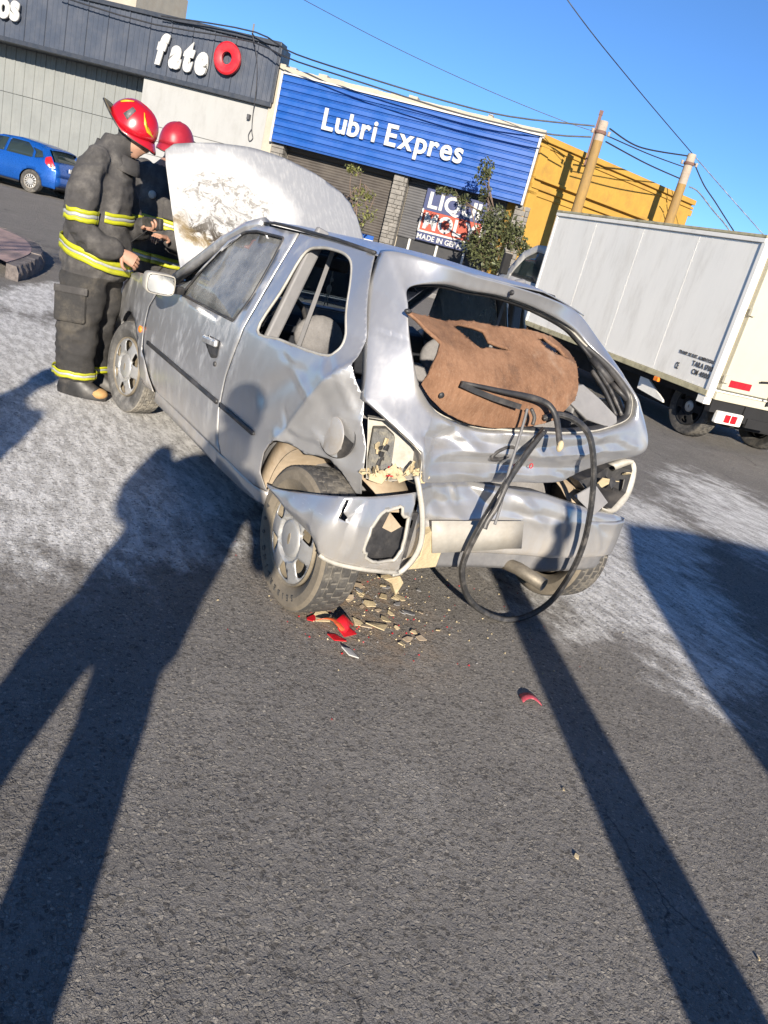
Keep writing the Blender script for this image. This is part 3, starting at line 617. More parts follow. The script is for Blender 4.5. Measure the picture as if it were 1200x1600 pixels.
for a, b, nm, m_ in ((0,2,'cab_roof','whitepaint'),(2,4,'windscreen','glassdark'),(3,7,'cab_front','whitepaint')):
    g_ = MB(); g_.grid([[(p[0], -.14, p[1]), (p[0], -1.86, p[1])] for p in prow[a:b+0 if nm != 'windscreen' else b]] if b-a > 1 else []); obj(nm, g_, M[m_], tk, solid=.01)
obj('steering_wheel', MB().tube([(BL+.72+.05*math.cos(a), -.5+.17*math.cos(a)*0+.17*math.sin(a), 1.20+.16*math.cos(a)) for a in [2*math.pi*k/20 for k in range(20)]], .016, 6, closed=True), M['chassis'], tk)
tb('cab_seat', (BL+.1,BL+.25,-.85,-.3,.6,1.35), 'chassis')
obj('wing_mirror', MB().box(BL+1.0,BL+1.1,.02,.16,1.25,1.6), M['chassis'], tk, bevel=.02)

# ------------------------------------------------------------------ parked hatchbacks (one blue in view, one silver behind the photographer)
def carpaint(name, col, metal=.35, rough=.28):
    t = NT(name); a = t.noise(4, 4, .6); t.set(Base_Color=t.mix(t.mapr(a, .3, .7), tuple(c*.9 for c in col), col), Metallic=metal, Roughness=t.mapr(t.noise(30, 5, .7), .3, .7, rough-.06, rough+.1), Coat_Weight=.6, Coat_Roughness=.08); return t.m
M['bluecar'] = carpaint('blue car paint', (.006,.075,.33))
M['whitecar'] = carpaint('silver car paint', (.5,.5,.5))
def hatchback(name, label, paint, loc, rz, cat='car', hs_=1.0):
    e_ = empty(name, loc, rz, label, cat); L0 = -.75
    def Yh(x, z):
        w_ = .86-.16*max(0, (x-2.2)/1.1)**2-.10*max(0, (-.25-x)/.5)**2
        return w_-(.06*((.5-z)/.3)**2 if z < .5 else 0)-(.03*((z-.5)/.45)**2 if z >= .5 else 0)-max(0, z-.97)*.36
    top = [(3.25,.62),(3.15,.75),(2.6,.92),(2.1,1.0),(1.55,1.27),(1.15,1.40),(.6,1.44),(.0,1.40),(-.38,1.31),(-.56,1.10),(-.66,.95),(-.75,.72),(-.76,.45)]
    out_ = [(3.25,.35)]+top+[(-.70,.28)]
    def arch(cx, n=10): return [(cx+.36*math.cos(math.pi*k/n), .30+.37*math.sin(math.pi*k/n)) for k in range(n+1)]
    bot = [(-.70,.26),(-.38,.25)]+[p for p in arch(0)][::-1]+[(.40,.24),(2.05,.24)]+arch(2.49)[::-1]+[(2.9,.25)]
    ol = top+bot[0:1]+bot[1:]
    ol = [(3.25,.35)]+top+[(-.72,.27)]+[(-.36,.27)]+arch(0)[::-1][1:-1]+[(.36,.26),(2.13,.26)]+arch(2.49)[::-1][1:-1]+[(2.85,.27)]
    w1 = rc([(2.0,.985),(1.50,1.25),(1.18,1.35),(.92,1.37),(.92,.975)], .04); w2 = rc([(.84,.975),(.84,1.37),(.30,1.37),(.06,1.20),(.02,.985)], .04); w3 = rc([(-.05,1.0),(-.02,1.17),(.13,1.27),(-.20,1.22),(-.30,1.06)], .03)
    for s in (1, -1):
        panel('body_side', ol, [w1, w2, w3], lambda u, v, s=s: (u, s*Yh(u, v), v*hs_), .11, paint, e_, out=(0,s,0), solid=.01)
        for wn in (w1, w2, w3): panel('side_window', wn, [], lambda u, v, s=s: (u, s*(Yh(u, v)-.006), v*hs_), .3, M['glassdark'], e_, out=(0,s,0), solid=.003)
        panel('sill_trim', [(.37,.20),(2.12,.20),(2.12,.30),(.37,.30)], [], lambda u, v, s=s: (u, s*(Yh(u, .3)-.02), v), .3, M['chassis'], e_, out=(0,s,0), solid=.02)
        bobj('door_handle', (.95,1.12, s*.835-.012, s*.835+.012,.86,.89), paint, e_, bevel=.008)
        bobj('wing_mirror', (1.72,1.85, s*.94-.09, s*.94+.09,.95,1.10), paint, e_, bevel=.03)
        lpz = [(-.40,.92),(-.36,1.08),(-.50,1.14),(-.62,.98),(-.70,.84),(-.55,.82)]
        panel('tail_lamp', rc(lpz, .03), [], lambda u, v, s=s: (u-.004, s*(Yh(u, v)+.010), v*hs_), .06, [M['redlens'], M['lens']], e_, out=(0,s,0), solid=.01, midx=lambda c_: 1 if c_[2] < .88*hs_ else 0)
        for x in (0, 2.49): wheel(e_, (x, s*.76, .31), 0 if s > 0 else math.pi, spokes=14, Rr=.31, W=.19, lug=True)
    def strip(nm, a, b, m_, ins=.0):
        g_ = MB(); rows = []
        for p in a:
            y = Yh(*p)-ins; rows.append([(p[0]-.045*(1-(2*k/8-1)**2) if p[0] < 0 else p[0]+.05*(1-(2*k/8-1)**2)*(p[0] > 2.9), y*(1-2*k/8), p[1]*hs_+ (.03*(1-(2*k/8-1)**2) if p[1] > .9 else 0)) for k in range(9)])
        g_.grid(rows); return obj(nm, g_, m_, e_, smooth=True, solid=.006)
    strip('bonnet', top[1:4], 0, paint); strip('windscreen', top[3:6], 0, M['glassdark'], .05); strip('roof', top[5:9], 0, paint); strip('front_bumper', [(3.25,.35)]+top[0:2], 0, paint)
    strip('rear_window', [(-.385,1.285),(-.55,1.08),(-.61,1.0)], 0, M['glassdark'], .10); strip('tailgate', [(-.38,1.31),(-.56,1.10),(-.66,.95),(-.75,.72)], 0, paint, .02) if False else None
    strip('tailgate', [(-.61,1.0),(-.66,.95),(-.735,.74),(-.75,.62)], 0, paint, .0); strip('rear_bumper', [(-.75,.615),(-.76,.45),(-.72,.34)], 0, paint); strip('rear_valance', [(-.72,.335),(-.66,.24)], 0, M['chassis'], .02)
    strip('spoiler', [(-.20,1.375),(-.43,1.315),(-.40,1.29)], 0, paint, .02)
    bobj('number_plate', (-.80,-.785,-.26,.26,.76,.87), M['lens'], e_)
    bobj('cabin_floor', (-.5,3.0,-.7,.7,.22,.55), M['chassis'], e_); bobj('seat_block', (.2,1.3,-.62,.62,.55,1.05), M['chassis'], e_)
    return e_
bl = fw_((-14.95,-3.13,0)) + F4.to_3x3()@Vector((0,.76,0))
hatchback('parked_hatchback', 'blue hatchback parked before the grey sliding door', M['bluecar'], bl, FA+math.pi, hs_=.96)
# measured points of the wreck, metres in the car's own frame (x forward from the rear axle, y left, z up)
D = {
'hatch_in': [(-0.011,0.520,1.261),(-0.001,0.380,1.296),(0.029,0.220,1.295),(0.032,0.060,1.301),(0.052,-0.160,1.283),(0.077,-0.400,1.239),(0.039,-0.500,1.185),(-0.070,-0.580,1.121),(-0.174,-0.630,1.043),(-0.199,-0.650,0.984),(-0.214,-0.620,0.928),(-0.256,-0.420,0.880),(-0.293,-0.200,0.864),(-0.318,0.030,0.860),(-0.256,0.220,0.838),(-0.238,0.360,0.859),(-0.219,0.440,0.894),(-0.191,0.500,0.963),(-0.157,0.530,1.042),(-0.109,0.540,1.120),(-0.063,0.540,1.200)],
'hatch_out': [(0.108,0.585,1.357),(0.005,0.400,1.367),(0.017,0.220,1.357),(0.016,0.040,1.352),(0.042,-0.200,1.338),(0.118,-0.450,1.305),(0.084,-0.600,1.211),(-0.010,-0.660,1.127),(-0.124,-0.700,1.036),(-0.158,-0.720,0.989),(-0.238,-0.750,0.859),(-0.238,-0.730,0.798),(-0.222,-0.600,0.753),(-0.238,-0.400,0.698),(-0.264,-0.250,0.653),(-0.242,0.000,0.633),(-0.267,0.250,0.631),(-0.312,0.460,0.638),(-0.318,0.480,0.688),(-0.310,0.500,0.749),(-0.225,0.610,0.823),(-0.145,0.680,0.870),(-0.014,0.650,1.082),(0.098,0.620,1.228)],
'wing_top': [(0.156,0.830,0.428),(0.007,0.840,0.466),(-0.180,0.840,0.531),(-0.361,0.800,0.595),(-0.361,0.650,0.602),(-0.328,0.490,0.609)],
'wing_bot': [(0.141,0.830,0.424),(-0.103,0.840,0.417),(-0.291,0.840,0.408),(-0.343,0.820,0.361),(-0.365,0.680,0.329),(-0.334,0.480,0.291)],
'wing_hole': [(-0.420,0.720,0.517),(-0.383,0.680,0.552),(-0.365,0.600,0.558),(-0.352,0.490,0.523),(-0.356,0.465,0.490),(-0.358,0.450,0.420),(-0.346,0.500,0.358),(-0.350,0.600,0.361),(-0.370,0.660,0.407)],
'wing_slit': [(-0.370,0.800,0.585),(-0.390,0.800,0.553),(-0.396,0.770,0.521),(-0.414,0.740,0.537)],
'shelf_top': [(-0.095,0.570,1.193),(-0.081,0.400,1.186),(-0.075,0.280,1.199),(-0.074,0.140,1.204),(-0.075,-0.040,1.212),(-0.074,-0.160,1.199),(-0.086,-0.260,1.161)],
'shelf_fold': [(-0.193,0.470,1.124),(-0.183,0.420,1.115),(-0.175,0.310,1.112),(-0.173,0.170,1.114),(-0.158,0.000,1.131),(-0.162,-0.130,1.142),(-0.187,-0.200,1.132)],
'shelf_mid': [(-0.234,0.520,1.037),(-0.246,0.430,1.011),(-0.259,0.320,1.004),(-0.249,0.160,1.007),(-0.247,0.020,1.027),(-0.248,-0.100,1.041),(-0.249,-0.175,1.068)],
'shelf_bot': [(-0.215,0.530,0.972),(-0.243,0.470,0.917),(-0.248,0.360,0.872),(-0.265,0.235,0.857),(-0.280,0.100,0.871),(-0.301,-0.045,0.919),(-0.287,-0.150,1.010)],
'shelf_hole1': [(-0.122,0.420,1.160),(-0.112,0.320,1.163),(-0.155,0.320,1.141),(-0.169,0.360,1.122)],
'shelf_hole2': [(-0.103,0.060,1.173),(-0.116,-0.020,1.173),(-0.149,-0.100,1.142),(-0.157,-0.020,1.133)],
'seal_loop': [(-0.310,-0.003,0.926),(-0.320,-0.058,0.950),(-0.345,-0.131,0.942),(-0.365,-0.201,0.903),(-0.380,-0.248,0.832),(-0.390,-0.297,0.717),(-0.395,-0.338,0.580),(-0.385,-0.377,0.431),(-0.360,-0.393,0.282),(-0.330,-0.370,0.136),(-0.290,-0.310,0.033),(-0.265,-0.207,0.003),(-0.260,-0.070,0.046),(-0.280,0.066,0.150),(-0.315,0.166,0.273),(-0.330,0.191,0.356),(-0.340,0.180,0.464),(-0.340,0.142,0.585),(-0.330,0.080,0.714),(-0.330,0.023,0.834),(-0.335,-0.001,0.894)],
'strand': [(-0.305,0.120,0.963),(-0.309,0.120,0.907),(-0.321,0.130,0.818),(-0.343,0.150,0.716),(-0.386,0.180,0.604),(-0.396,0.190,0.543)],
'strand2': [(-0.320,-0.010,0.889),(-0.348,0.080,0.798),(-0.379,0.150,0.704),(-0.403,0.190,0.611),(-0.409,0.220,0.554),(-0.416,0.230,0.525)],
'wiper_arm': [(-0.240,0.400,0.996),(-0.262,0.320,0.995),(-0.273,0.220,0.991),(-0.279,0.130,0.988),(-0.284,0.050,0.980),(-0.302,0.010,0.965),(-0.332,-0.010,0.926),(-0.397,0.000,0.847)],
'wiper_blade': [(-0.258,0.410,1.003),(-0.260,0.345,0.987),(-0.268,0.255,0.971),(-0.287,0.140,0.957)],
'wiper_link': [(-0.304,0.100,0.964),(-0.313,0.080,0.937),(-0.315,0.080,0.908)],
'seal_end': [(-0.386,0.000,0.856),(-0.421,0.010,0.812)],
'strut': [(0.111,-0.460,1.207),(0.016,-0.520,1.136),(-0.079,-0.580,1.061),(-0.152,-0.630,1.010)],
'strut2': [(-0.025,-0.500,1.088),(-0.105,-0.530,1.023),(-0.180,-0.560,0.940)],
'pillar_trim': [(-0.125,-0.300,1.031),(-0.134,-0.350,1.045),(-0.153,-0.450,1.000),(-0.196,-0.540,0.944),(-0.200,-0.550,0.917),(-0.210,-0.500,0.896),(-0.185,-0.380,0.911),(-0.156,-0.280,0.967)],
'lampR': [(-0.202,-0.450,0.642),(-0.190,-0.550,0.672),(-0.166,-0.660,0.714),(-0.188,-0.740,0.755),(-0.207,-0.760,0.711),(-0.231,-0.740,0.611),(-0.263,-0.640,0.544),(-0.263,-0.550,0.557)],
'lampR_card': [(-0.249,-0.400,0.591),(-0.249,-0.500,0.649),(-0.290,-0.570,0.584),(-0.314,-0.480,0.533)],
'exhaust': [(-0.382,-0.100,0.345),(-0.416,-0.160,0.323),(-0.464,-0.210,0.298)],
'tank': [(-0.275,-0.300,0.209)],
'plate': [(-0.285,0.363,0.485),(-0.295,-0.089,0.497),(-0.295,-0.129,0.373),(-0.285,0.319,0.352)],
'emblem': [(-0.285,0.111,0.765)],
'redletters': [(-0.285,0.034,0.720),(-0.285,-0.049,0.725),(-0.290,0.278,0.721)],
'padded_foam': [(-0.303,0.370,0.313),(-0.270,0.270,0.404)],
'debris_red': [(-0.236,0.645,0.000),(-0.219,0.594,0.000),(-0.266,0.591,0.000),(-0.152,0.678,0.000),(-0.290,0.652,0.000)],
'debris': [(-0.238,0.430,0.000),(-0.404,0.653,0.000),(-0.303,0.299,0.000),(-0.802,0.109,0.000),(-0.142,0.639,0.000),(0.042,0.360,0.000),(-0.021,0.267,0.000),(-0.079,0.237,0.000),(-0.066,0.374,0.000),(-0.120,0.359,0.000),(-0.151,0.315,0.000),(-0.160,0.224,0.000),(-0.028,0.189,0.000),(0.115,0.150,0.000),(0.056,0.153,0.000),(-0.206,0.500,0.000),(-0.233,0.472,0.000),(0.021,0.450,0.000),(-0.023,0.443,0.000),(-0.196,0.373,0.000),(-0.343,0.358,0.000),(-0.374,0.400,0.000),(-0.048,-0.059,0.000),(-0.649,-0.156,0.000),(-0.204,-0.198,0.000),(-1.436,0.502,-0.000),(-1.851,0.264,0.000),(-1.211,0.333,0.000)],
'glints': [(-0.693,-0.079,0.000)],
'mirror': [(1.762,0.930,0.922),(1.336,0.930,0.990),(1.281,0.930,0.923),(1.728,0.930,0.857)],
'foam': [(-0.270,0.289,0.458),(-0.275,0.256,0.379),(-0.280,0.269,0.285),(-0.290,0.420,0.280),(-0.300,0.378,0.344),(-0.300,0.379,0.431)],
'foam2': [(-0.250,0.471,0.220),(-0.250,0.400,0.231),(-0.240,0.368,0.197),(-0.220,0.372,0.130),(-0.240,0.421,0.193)],
'lampL': [(-0.141,0.645,0.811),(-0.195,0.600,0.823),(-0.269,0.540,0.785),(-0.304,0.490,0.738),(-0.306,0.475,0.652),(-0.252,0.560,0.616),(-0.204,0.632,0.604)],
'lampL_box': [(-0.121,0.600,0.770),(-0.156,0.570,0.784),(-0.188,0.545,0.764),(-0.207,0.540,0.641),(-0.139,0.600,0.624)],
}
# ------------------------------------------------------------------ the wreck
def silver():
    t = NT('dusty silver paint'); s = t.sep(); g_ = t.n('ShaderNodeNewGeometry')
    a = t.noise(3.5, 7, .7); b = t.noise(24, 6, .75, t.vec('Object', (1, 1, .35))); sc = t.noise(90, 4, .6, t.vec('Object', (.25, .25, 2.2), (0, R(35), 0)))
    col = t.ramp(a, .2, .8, (.41, .412, .42), (.46, .46, .465))
    pw = t.math('MULTIPLY', t.mapr(t.math('ADD', t.math('MULTIPLY', t.noise(9, 8, .75, t.vec('Object', (1, 1, .45), (0, 0, 0), (3, 1, 2))), .6), t.math('MULTIPLY', b, .4)), .47, .64), .55)
    px_ = t.mapr(s[0], .35, 1.0)                       # powder drifted over the front half
    pw = t.math('MULTIPLY', pw, t.math('ADD', .15, t.math('MULTIPLY', px_, .85)))
    col = t.mix(pw, col, (.58, .575, .56))
    dr = t.math('MULTIPLY', t.mapr(t.math('ADD', s[2], t.math('MULTIPLY', a, .3)), .72, .42), .55)
    col = t.mix(t.math('MULTIPLY', dr, t.mapr(b, .35, .65, .4, 1)), col, (.36, .30, .22))
    scr = t.math('MULTIPLY', t.mapr(sc, .66, .72), t.mapr(t.noise(2.2, 3, .5), .5, .62)); col = t.mix(t.math('MULTIPLY', scr, .6), col, (.75, .73, .68))
    met = t.math('SUBTRACT', .66, t.math('MULTIPLY', t.math('ADD', pw, dr), .55), clamp=True)
    t.set(Base_Color=col, Metallic=met, Roughness=t.math('ADD', .25, t.math('MULTIPLY', t.math('ADD', pw, t.math('MULTIPLY', b, .25)), .5)), Coat_Weight=.25, Coat_Roughness=.2)
    t.bump(b, .05, .006)
    return t.m
M['silver'] = silver()
def bonnetmat():
    t = NT('burnt bonnet paint'); o_ = t.co.outputs['Object']; ds = t.n('ShaderNodeVectorMath'); ds.operation = 'DISTANCE'; t.l(o_, ds.inputs[0]); ds.inputs[1].default_value = (2.30,.33,1.27)
    wob = t.noise(5, 5, .65); d = t.math('ADD', ds.outputs['Value'], t.math('MULTIPLY', t.math('SUBTRACT', wob, .5), .28))
    inn = t.mapr(d, .38, .28); ash = t.mapr(d, .58, .30); swirl = t.noise(9, 10, .78, None, 2.2); s = t.sep()
    st = t.noise(14, 7, .7, t.vec('Object', (1.2, 4, .5), (R(20), 0, 0)))
    col = t.mix(t.mapr(st, .45, .68, 0, .75), (.36, .365, .375), (.50, .50, .49))
    col = t.mix(t.math('MULTIPLY', ash, .92), col, (.64, .63, .60))
    char = t.math('MULTIPLY', inn, t.mapr(swirl, .50, .42)); col = t.mix(t.math('MULTIPLY', char, .8), col, (.20, .185, .165))
    low = t.math('MULTIPLY', t.mapr(t.math('ADD', s[2], t.math('MULTIPLY', wob, .15)), 1.38, 1.22), inn); col = t.mix(t.math('MULTIPLY', low, t.mapr(swirl, .58, .46)), col, (.05, .037, .022))
    edge = t.math('MULTIPLY', t.mapr(d, .24, .30), t.mapr(d, .38, .30)); edge = t.math('MULTIPLY', edge, t.mapr(s[2], 1.30, 1.16)); col = t.mix(t.math('MULTIPLY', edge, .75), col, (.26, .19, .09))
    t.set(Base_Color=col, Metallic=t.math('MULTIPLY', t.math('SUBTRACT', 1, ash, clamp=True), .35), Roughness=t.mapr(ash, 0, 1, .45, .95))
    t.bump(t.math('MULTIPLY', swirl, inn), .9, .03); return t.m
M['bonnetpaint'] = bonnetmat()
M['plastic'] = simple('black plastic', (.022,.022,.024), .55, var=.3, scale=20, dirt=(.12,.11,.10), dscale=8, damt=.5)
M['seal'] = simple('rubber seal', (.03,.03,.031), .42, var=.3, scale=30, dirt=(.22,.20,.18), dscale=15, damt=.35)
M['trimgrey'] = simple('grey trim', (.17,.168,.172), .6, var=.1, scale=8, dirt=(.27,.26,.25), damt=.3)
M['frame'] = simple('dusty window frame', (.36,.345,.31), .6, .1, var=.2, scale=12, dirt=(.2,.18,.14), dscale=9, damt=.5)
M['beige'] = simple('inner arch sealer', (.33,.265,.19), .8, var=.2, scale=7, dirt=(.25,.18,.11), dscale=8, damt=.6)
M['cream'] = simple('old plastic foam', (.42,.345,.215), .8, var=.2, scale=15, bump=.4, dirt=(.27,.19,.09), damt=.5)
M['seat'] = simple('seat cloth', (.16,.155,.155), .9, var=.25, scale=20, bump=.3, bscale=200)
M['dash'] = simple('dashboard vinyl', (.020,.022,.028), .55, var=.2, bump=.1)
M['headliner'] = simple('headliner', (.35,.34,.33), .9, var=.15)
def glassm(name, col, rough, dirt):
    t = NT(name); g_ = t.n('ShaderNodeBsdfTransparent'); g_.inputs[0].default_value = (*col, 1); mx = t.n('ShaderNodeMixShader'); gl = t.n('ShaderNodeBsdfGlossy'); gl.inputs['Roughness'].default_value = rough; m2 = t.n('ShaderNodeMixShader')
    fr = t.n('ShaderNodeFresnel'); fr.inputs[0].default_value = 1.5; t.l(fr.outputs[0], m2.inputs[0]); t.l(g_.outputs[0], m2.inputs[1]); t.l(gl.outputs[0], m2.inputs[2])
    di = t.n('ShaderNodeBsdfDiffuse'); di.inputs[0].default_value = (.62,.62,.60,1)
    f = t.math('MULTIPLY', t.mapr(t.math('ADD', t.math('MULTIPLY', t.noise(5, 7, .7), .75), t.math('MULTIPLY', t.noise(30, 6, .75, t.vec('Object', (1,1,.3))), .25)), .18, .80), dirt)
    t.l(f, mx.inputs[0]); t.l(m2.outputs[0], mx.inputs[1]); t.l(di.outputs[0], mx.inputs[2]); t.l(mx.outputs[0], t.out.inputs[0]); return t.m
M['glass'] = glassm('windscreen glass', (.80,.86,.85), .02, .10); M['glass_dusty'] = glassm('dusty side glass', (.62,.68,.68), .04, .42); M['glass_broken'] = glassm('crazed glass', (.7,.75,.75), .2, .75)
M['mirrorglass'] = NT('mirror glass').set(Base_Color=(.8,.8,.78), Metallic=1.0, Roughness=.14).m
M['holder'] = simple('lamp holder plastic', (.10,.10,.098), .7, var=.5, scale=30, bump=.5, bscale=90, dirt=(.3,.27,.2), dscale=20, damt=.5); M['lip'] = simple('bumper lip', (.13,.13,.135), .7, var=.2, dirt=(.25,.22,.18), damt=.4)
CAR = empty('wrecked_hatchback', (0,0,0), 0, 'crushed silver three-door hatchback with burnt raised bonnet and missing rear window', 'car')
def YL(x, z, k=.14, e=.30):
    red = k*max(0, (.15-x)/e)**2
    if k > .1:                                                          # buckled corner: the skin folds inwards along a slanting crease
        x0 = -.09+(1.01-z)*.667; sl = float(np.interp(z, (.6, .788, .9, 1.0), (.46, .65, 1.0, 1.1))); lin = sl*max(0, x0-x); f = max(0, min(1, (1.06-z)/.14)); red = red*(1-f)+lin*f
    w_ = .80-.10*max(0, (x-2)/1.1)**2-red
    if z < .55: d = -.05*((.55-z)/.35)**2
    elif z < .9: d = -.03*((z-.55)/.35)**2
    else: d = -.03-.38*(z-.9)-.05*(z-.9)**2
    return w_+d
def g2(x, z, cx, cz, rx, rz): return math.exp(-((x-cx)/rx)**2-((z-cz)/rz)**2)
def crease(x, z, x0, z0, x1, z1, wd, fade=.12):
    dx, dz = x1-x0, z1-z0; L = math.hypot(dx, dz); t = ((x-x0)*dx+(z-z0)*dz)/L/L; d = ((x-x0)*dz-(z-z0)*dx)/L
    return math.exp(-(d/wd)**2)*max(0, min(1, (t+fade)/fade))*max(0, min(1, (1+fade-t)/fade)), d
def tents(a, b, lines):
    s_ = 0
    for a0, b0, a1, b1, amp, wd in lines:                               # sharp folds: straight ridges with flat flanks
        L2 = (a1-a0)**2+(b1-b0)**2; t = ((a-a0)*(a1-a0)+(b-b0)*(b1-b0))/L2; tc = max(0, min(1, t)); d = math.hypot(a-a0-(a1-a0)*tc, b-b0-(b1-b0)*tc)
        s_ += amp*max(0, 1-d/wd)*min(1, 4*min(tc, 1-tc)+.15)
    return s_
QF = [(.30,.88,.02,.80,.007,.03),(.10,.98,-.06,.90,-.008,.03),(-.02,.78,-.12,.66,-.010,.03),(.06,.70,-.10,.60,.010,.03),(.22,.72,.10,.62,-.007,.025),(-.04,.93,-.10,.80,.009,.025),(.40,.90,.18,.86,-.004,.02),(.16,.66,.02,.66,.006,.02)]
TF = [(.47,.745,-.72,.815,-.020,.035),(.46,.70,-.42,.725,.022,.032),(.42,.87,.20,.75,-.016,.035),(.30,.85,.46,.72,.016,.03),(.16,.86,.02,.76,.012,.03),(.03,.85,-.08,.75,-.014,.028),(-.08,.86,-.22,.77,.012,.03),(-.30,.88,-.52,.77,.014,.03),(-.45,.88,-.28,.76,-.010,.028),(.30,.68,.10,.645,-.012,.022),(.06,.69,-.18,.65,-.010,.022),(-.20,.70,-.34,.68,.012,.02),(.5,.80,.36,.78,.012,.025),(-.55,.86,-.70,.83,-.012,.025)]
BF = [(.42,.60,.30,.34,.016,.035),(.32,.59,.12,.40,-.014,.035),(.18,.61,.0,.50,.020,.045),(-.04,.60,-.24,.45,-.018,.04),(.0,.52,-.32,.505,.014,.022),(-.30,.57,-.37,.35,-.010,.022),(-.44,.54,-.64,.43,.007,.025),(.44,.46,.26,.475,.010,.02),(.1,.42,-.1,.36,.008,.025),(-.5,.50,-.6,.36,-.006,.02),(.24,.60,.20,.52,-.014,.02),(.36,.56,.26,.53,.012,.018)]
def sideL(x, z):
    y = YL(x, z)
    if x < .85:
        c_, d = crease(x, z, -.09, 1.01, .20, .575, .018); y += .007*c_
        c_, d = crease(x, z, .10, .93, .42, .70, .05); y -= .010*c_
        y += -.010*g2(x, z, .0, .80, .03, .05)+.016*g2(x, z, .20, .60, .06, .03)
        y += tents(x, z, QF)
    y += .0015*nz((x*2.2, 0, z*2.2), 1, 6)
    return (x, y, z)
def sideR(x, z): return (x, -YL(x, z, .05, .5)-.004*nz((x*3, 1, z*3), 1, 8), z-.10*max(0, min(1, (.6-x)/.5))*max(0, min(1, (z-.92)/.40)))
DOOR = [(1.775,.320),(1.90,.375),(2.0,.445),(2.06,.52),(2.078,.60),(2.07,.71),(1.99,.80),(1.86,.868),(1.72,.895),(1.58,.965),(1.44,1.142),(1.308,1.277),(1.22,1.309),(1.10,1.318),(.792,1.328),(.792,1.197),(.785,.995),(.786,.849),(.820,.666),(.820,.519),(.792,.379),(.756,.330)]
DWIN = rc([(1.617,.878),(1.531,1.04),(1.41,1.205),(1.295,1.262),(1.18,1.282),(.890,1.292),(.872,1.183),(.862,1.023),(.90,.900)], .02)
QUAR = [(.742,.335),(.778,.379),(.806,.519),(.806,.666),(.772,.849),(.771,.995),(.778,1.197),(.778,1.330),(.60,1.338),(.438,1.343),(.28,1.342),(.148,1.335),(.079,1.229),(-.019,1.082),(-.085,.94),(-.118,.863),(-.134,.788),(-.163,.704),(-.175,.612),(-.172,.531),(-.150,.520),(-.094,.583),(-.042,.612),(.02,.603),(.066,.588),(.10,.600),(.136,.604),(.175,.598),(.215,.581),(.262,.553),(.296,.505),(.307,.427),(.290,.342)]
QWIN = sm([(.655,.918),(.650,1.10),(.650,1.262),(.552,1.301),(.43,1.310),(.335,1.305),(.262,1.28),(.19,1.215),(.11,1.12),(.048,1.045),(.038,.995),(.085,.962),(.25,.944),(.45,.930)], 60)
FEND = [(2.075,.46),(2.092,.60),(2.084,.715),(2.0,.812),(1.87,.88),(2.1,.885),(2.5,.845),(2.85,.775),(3.08,.70),(3.10,.52),(2.80,.50)]+[(2.446+.335*math.cos(a), .28+.335*math.sin(a)) for a in [R(40+(160-40)*k/12) for k in range(13)]]+[(2.10,.30),(2.02,.28),(1.83,.30),(1.93,.36),(2.03,.44)]
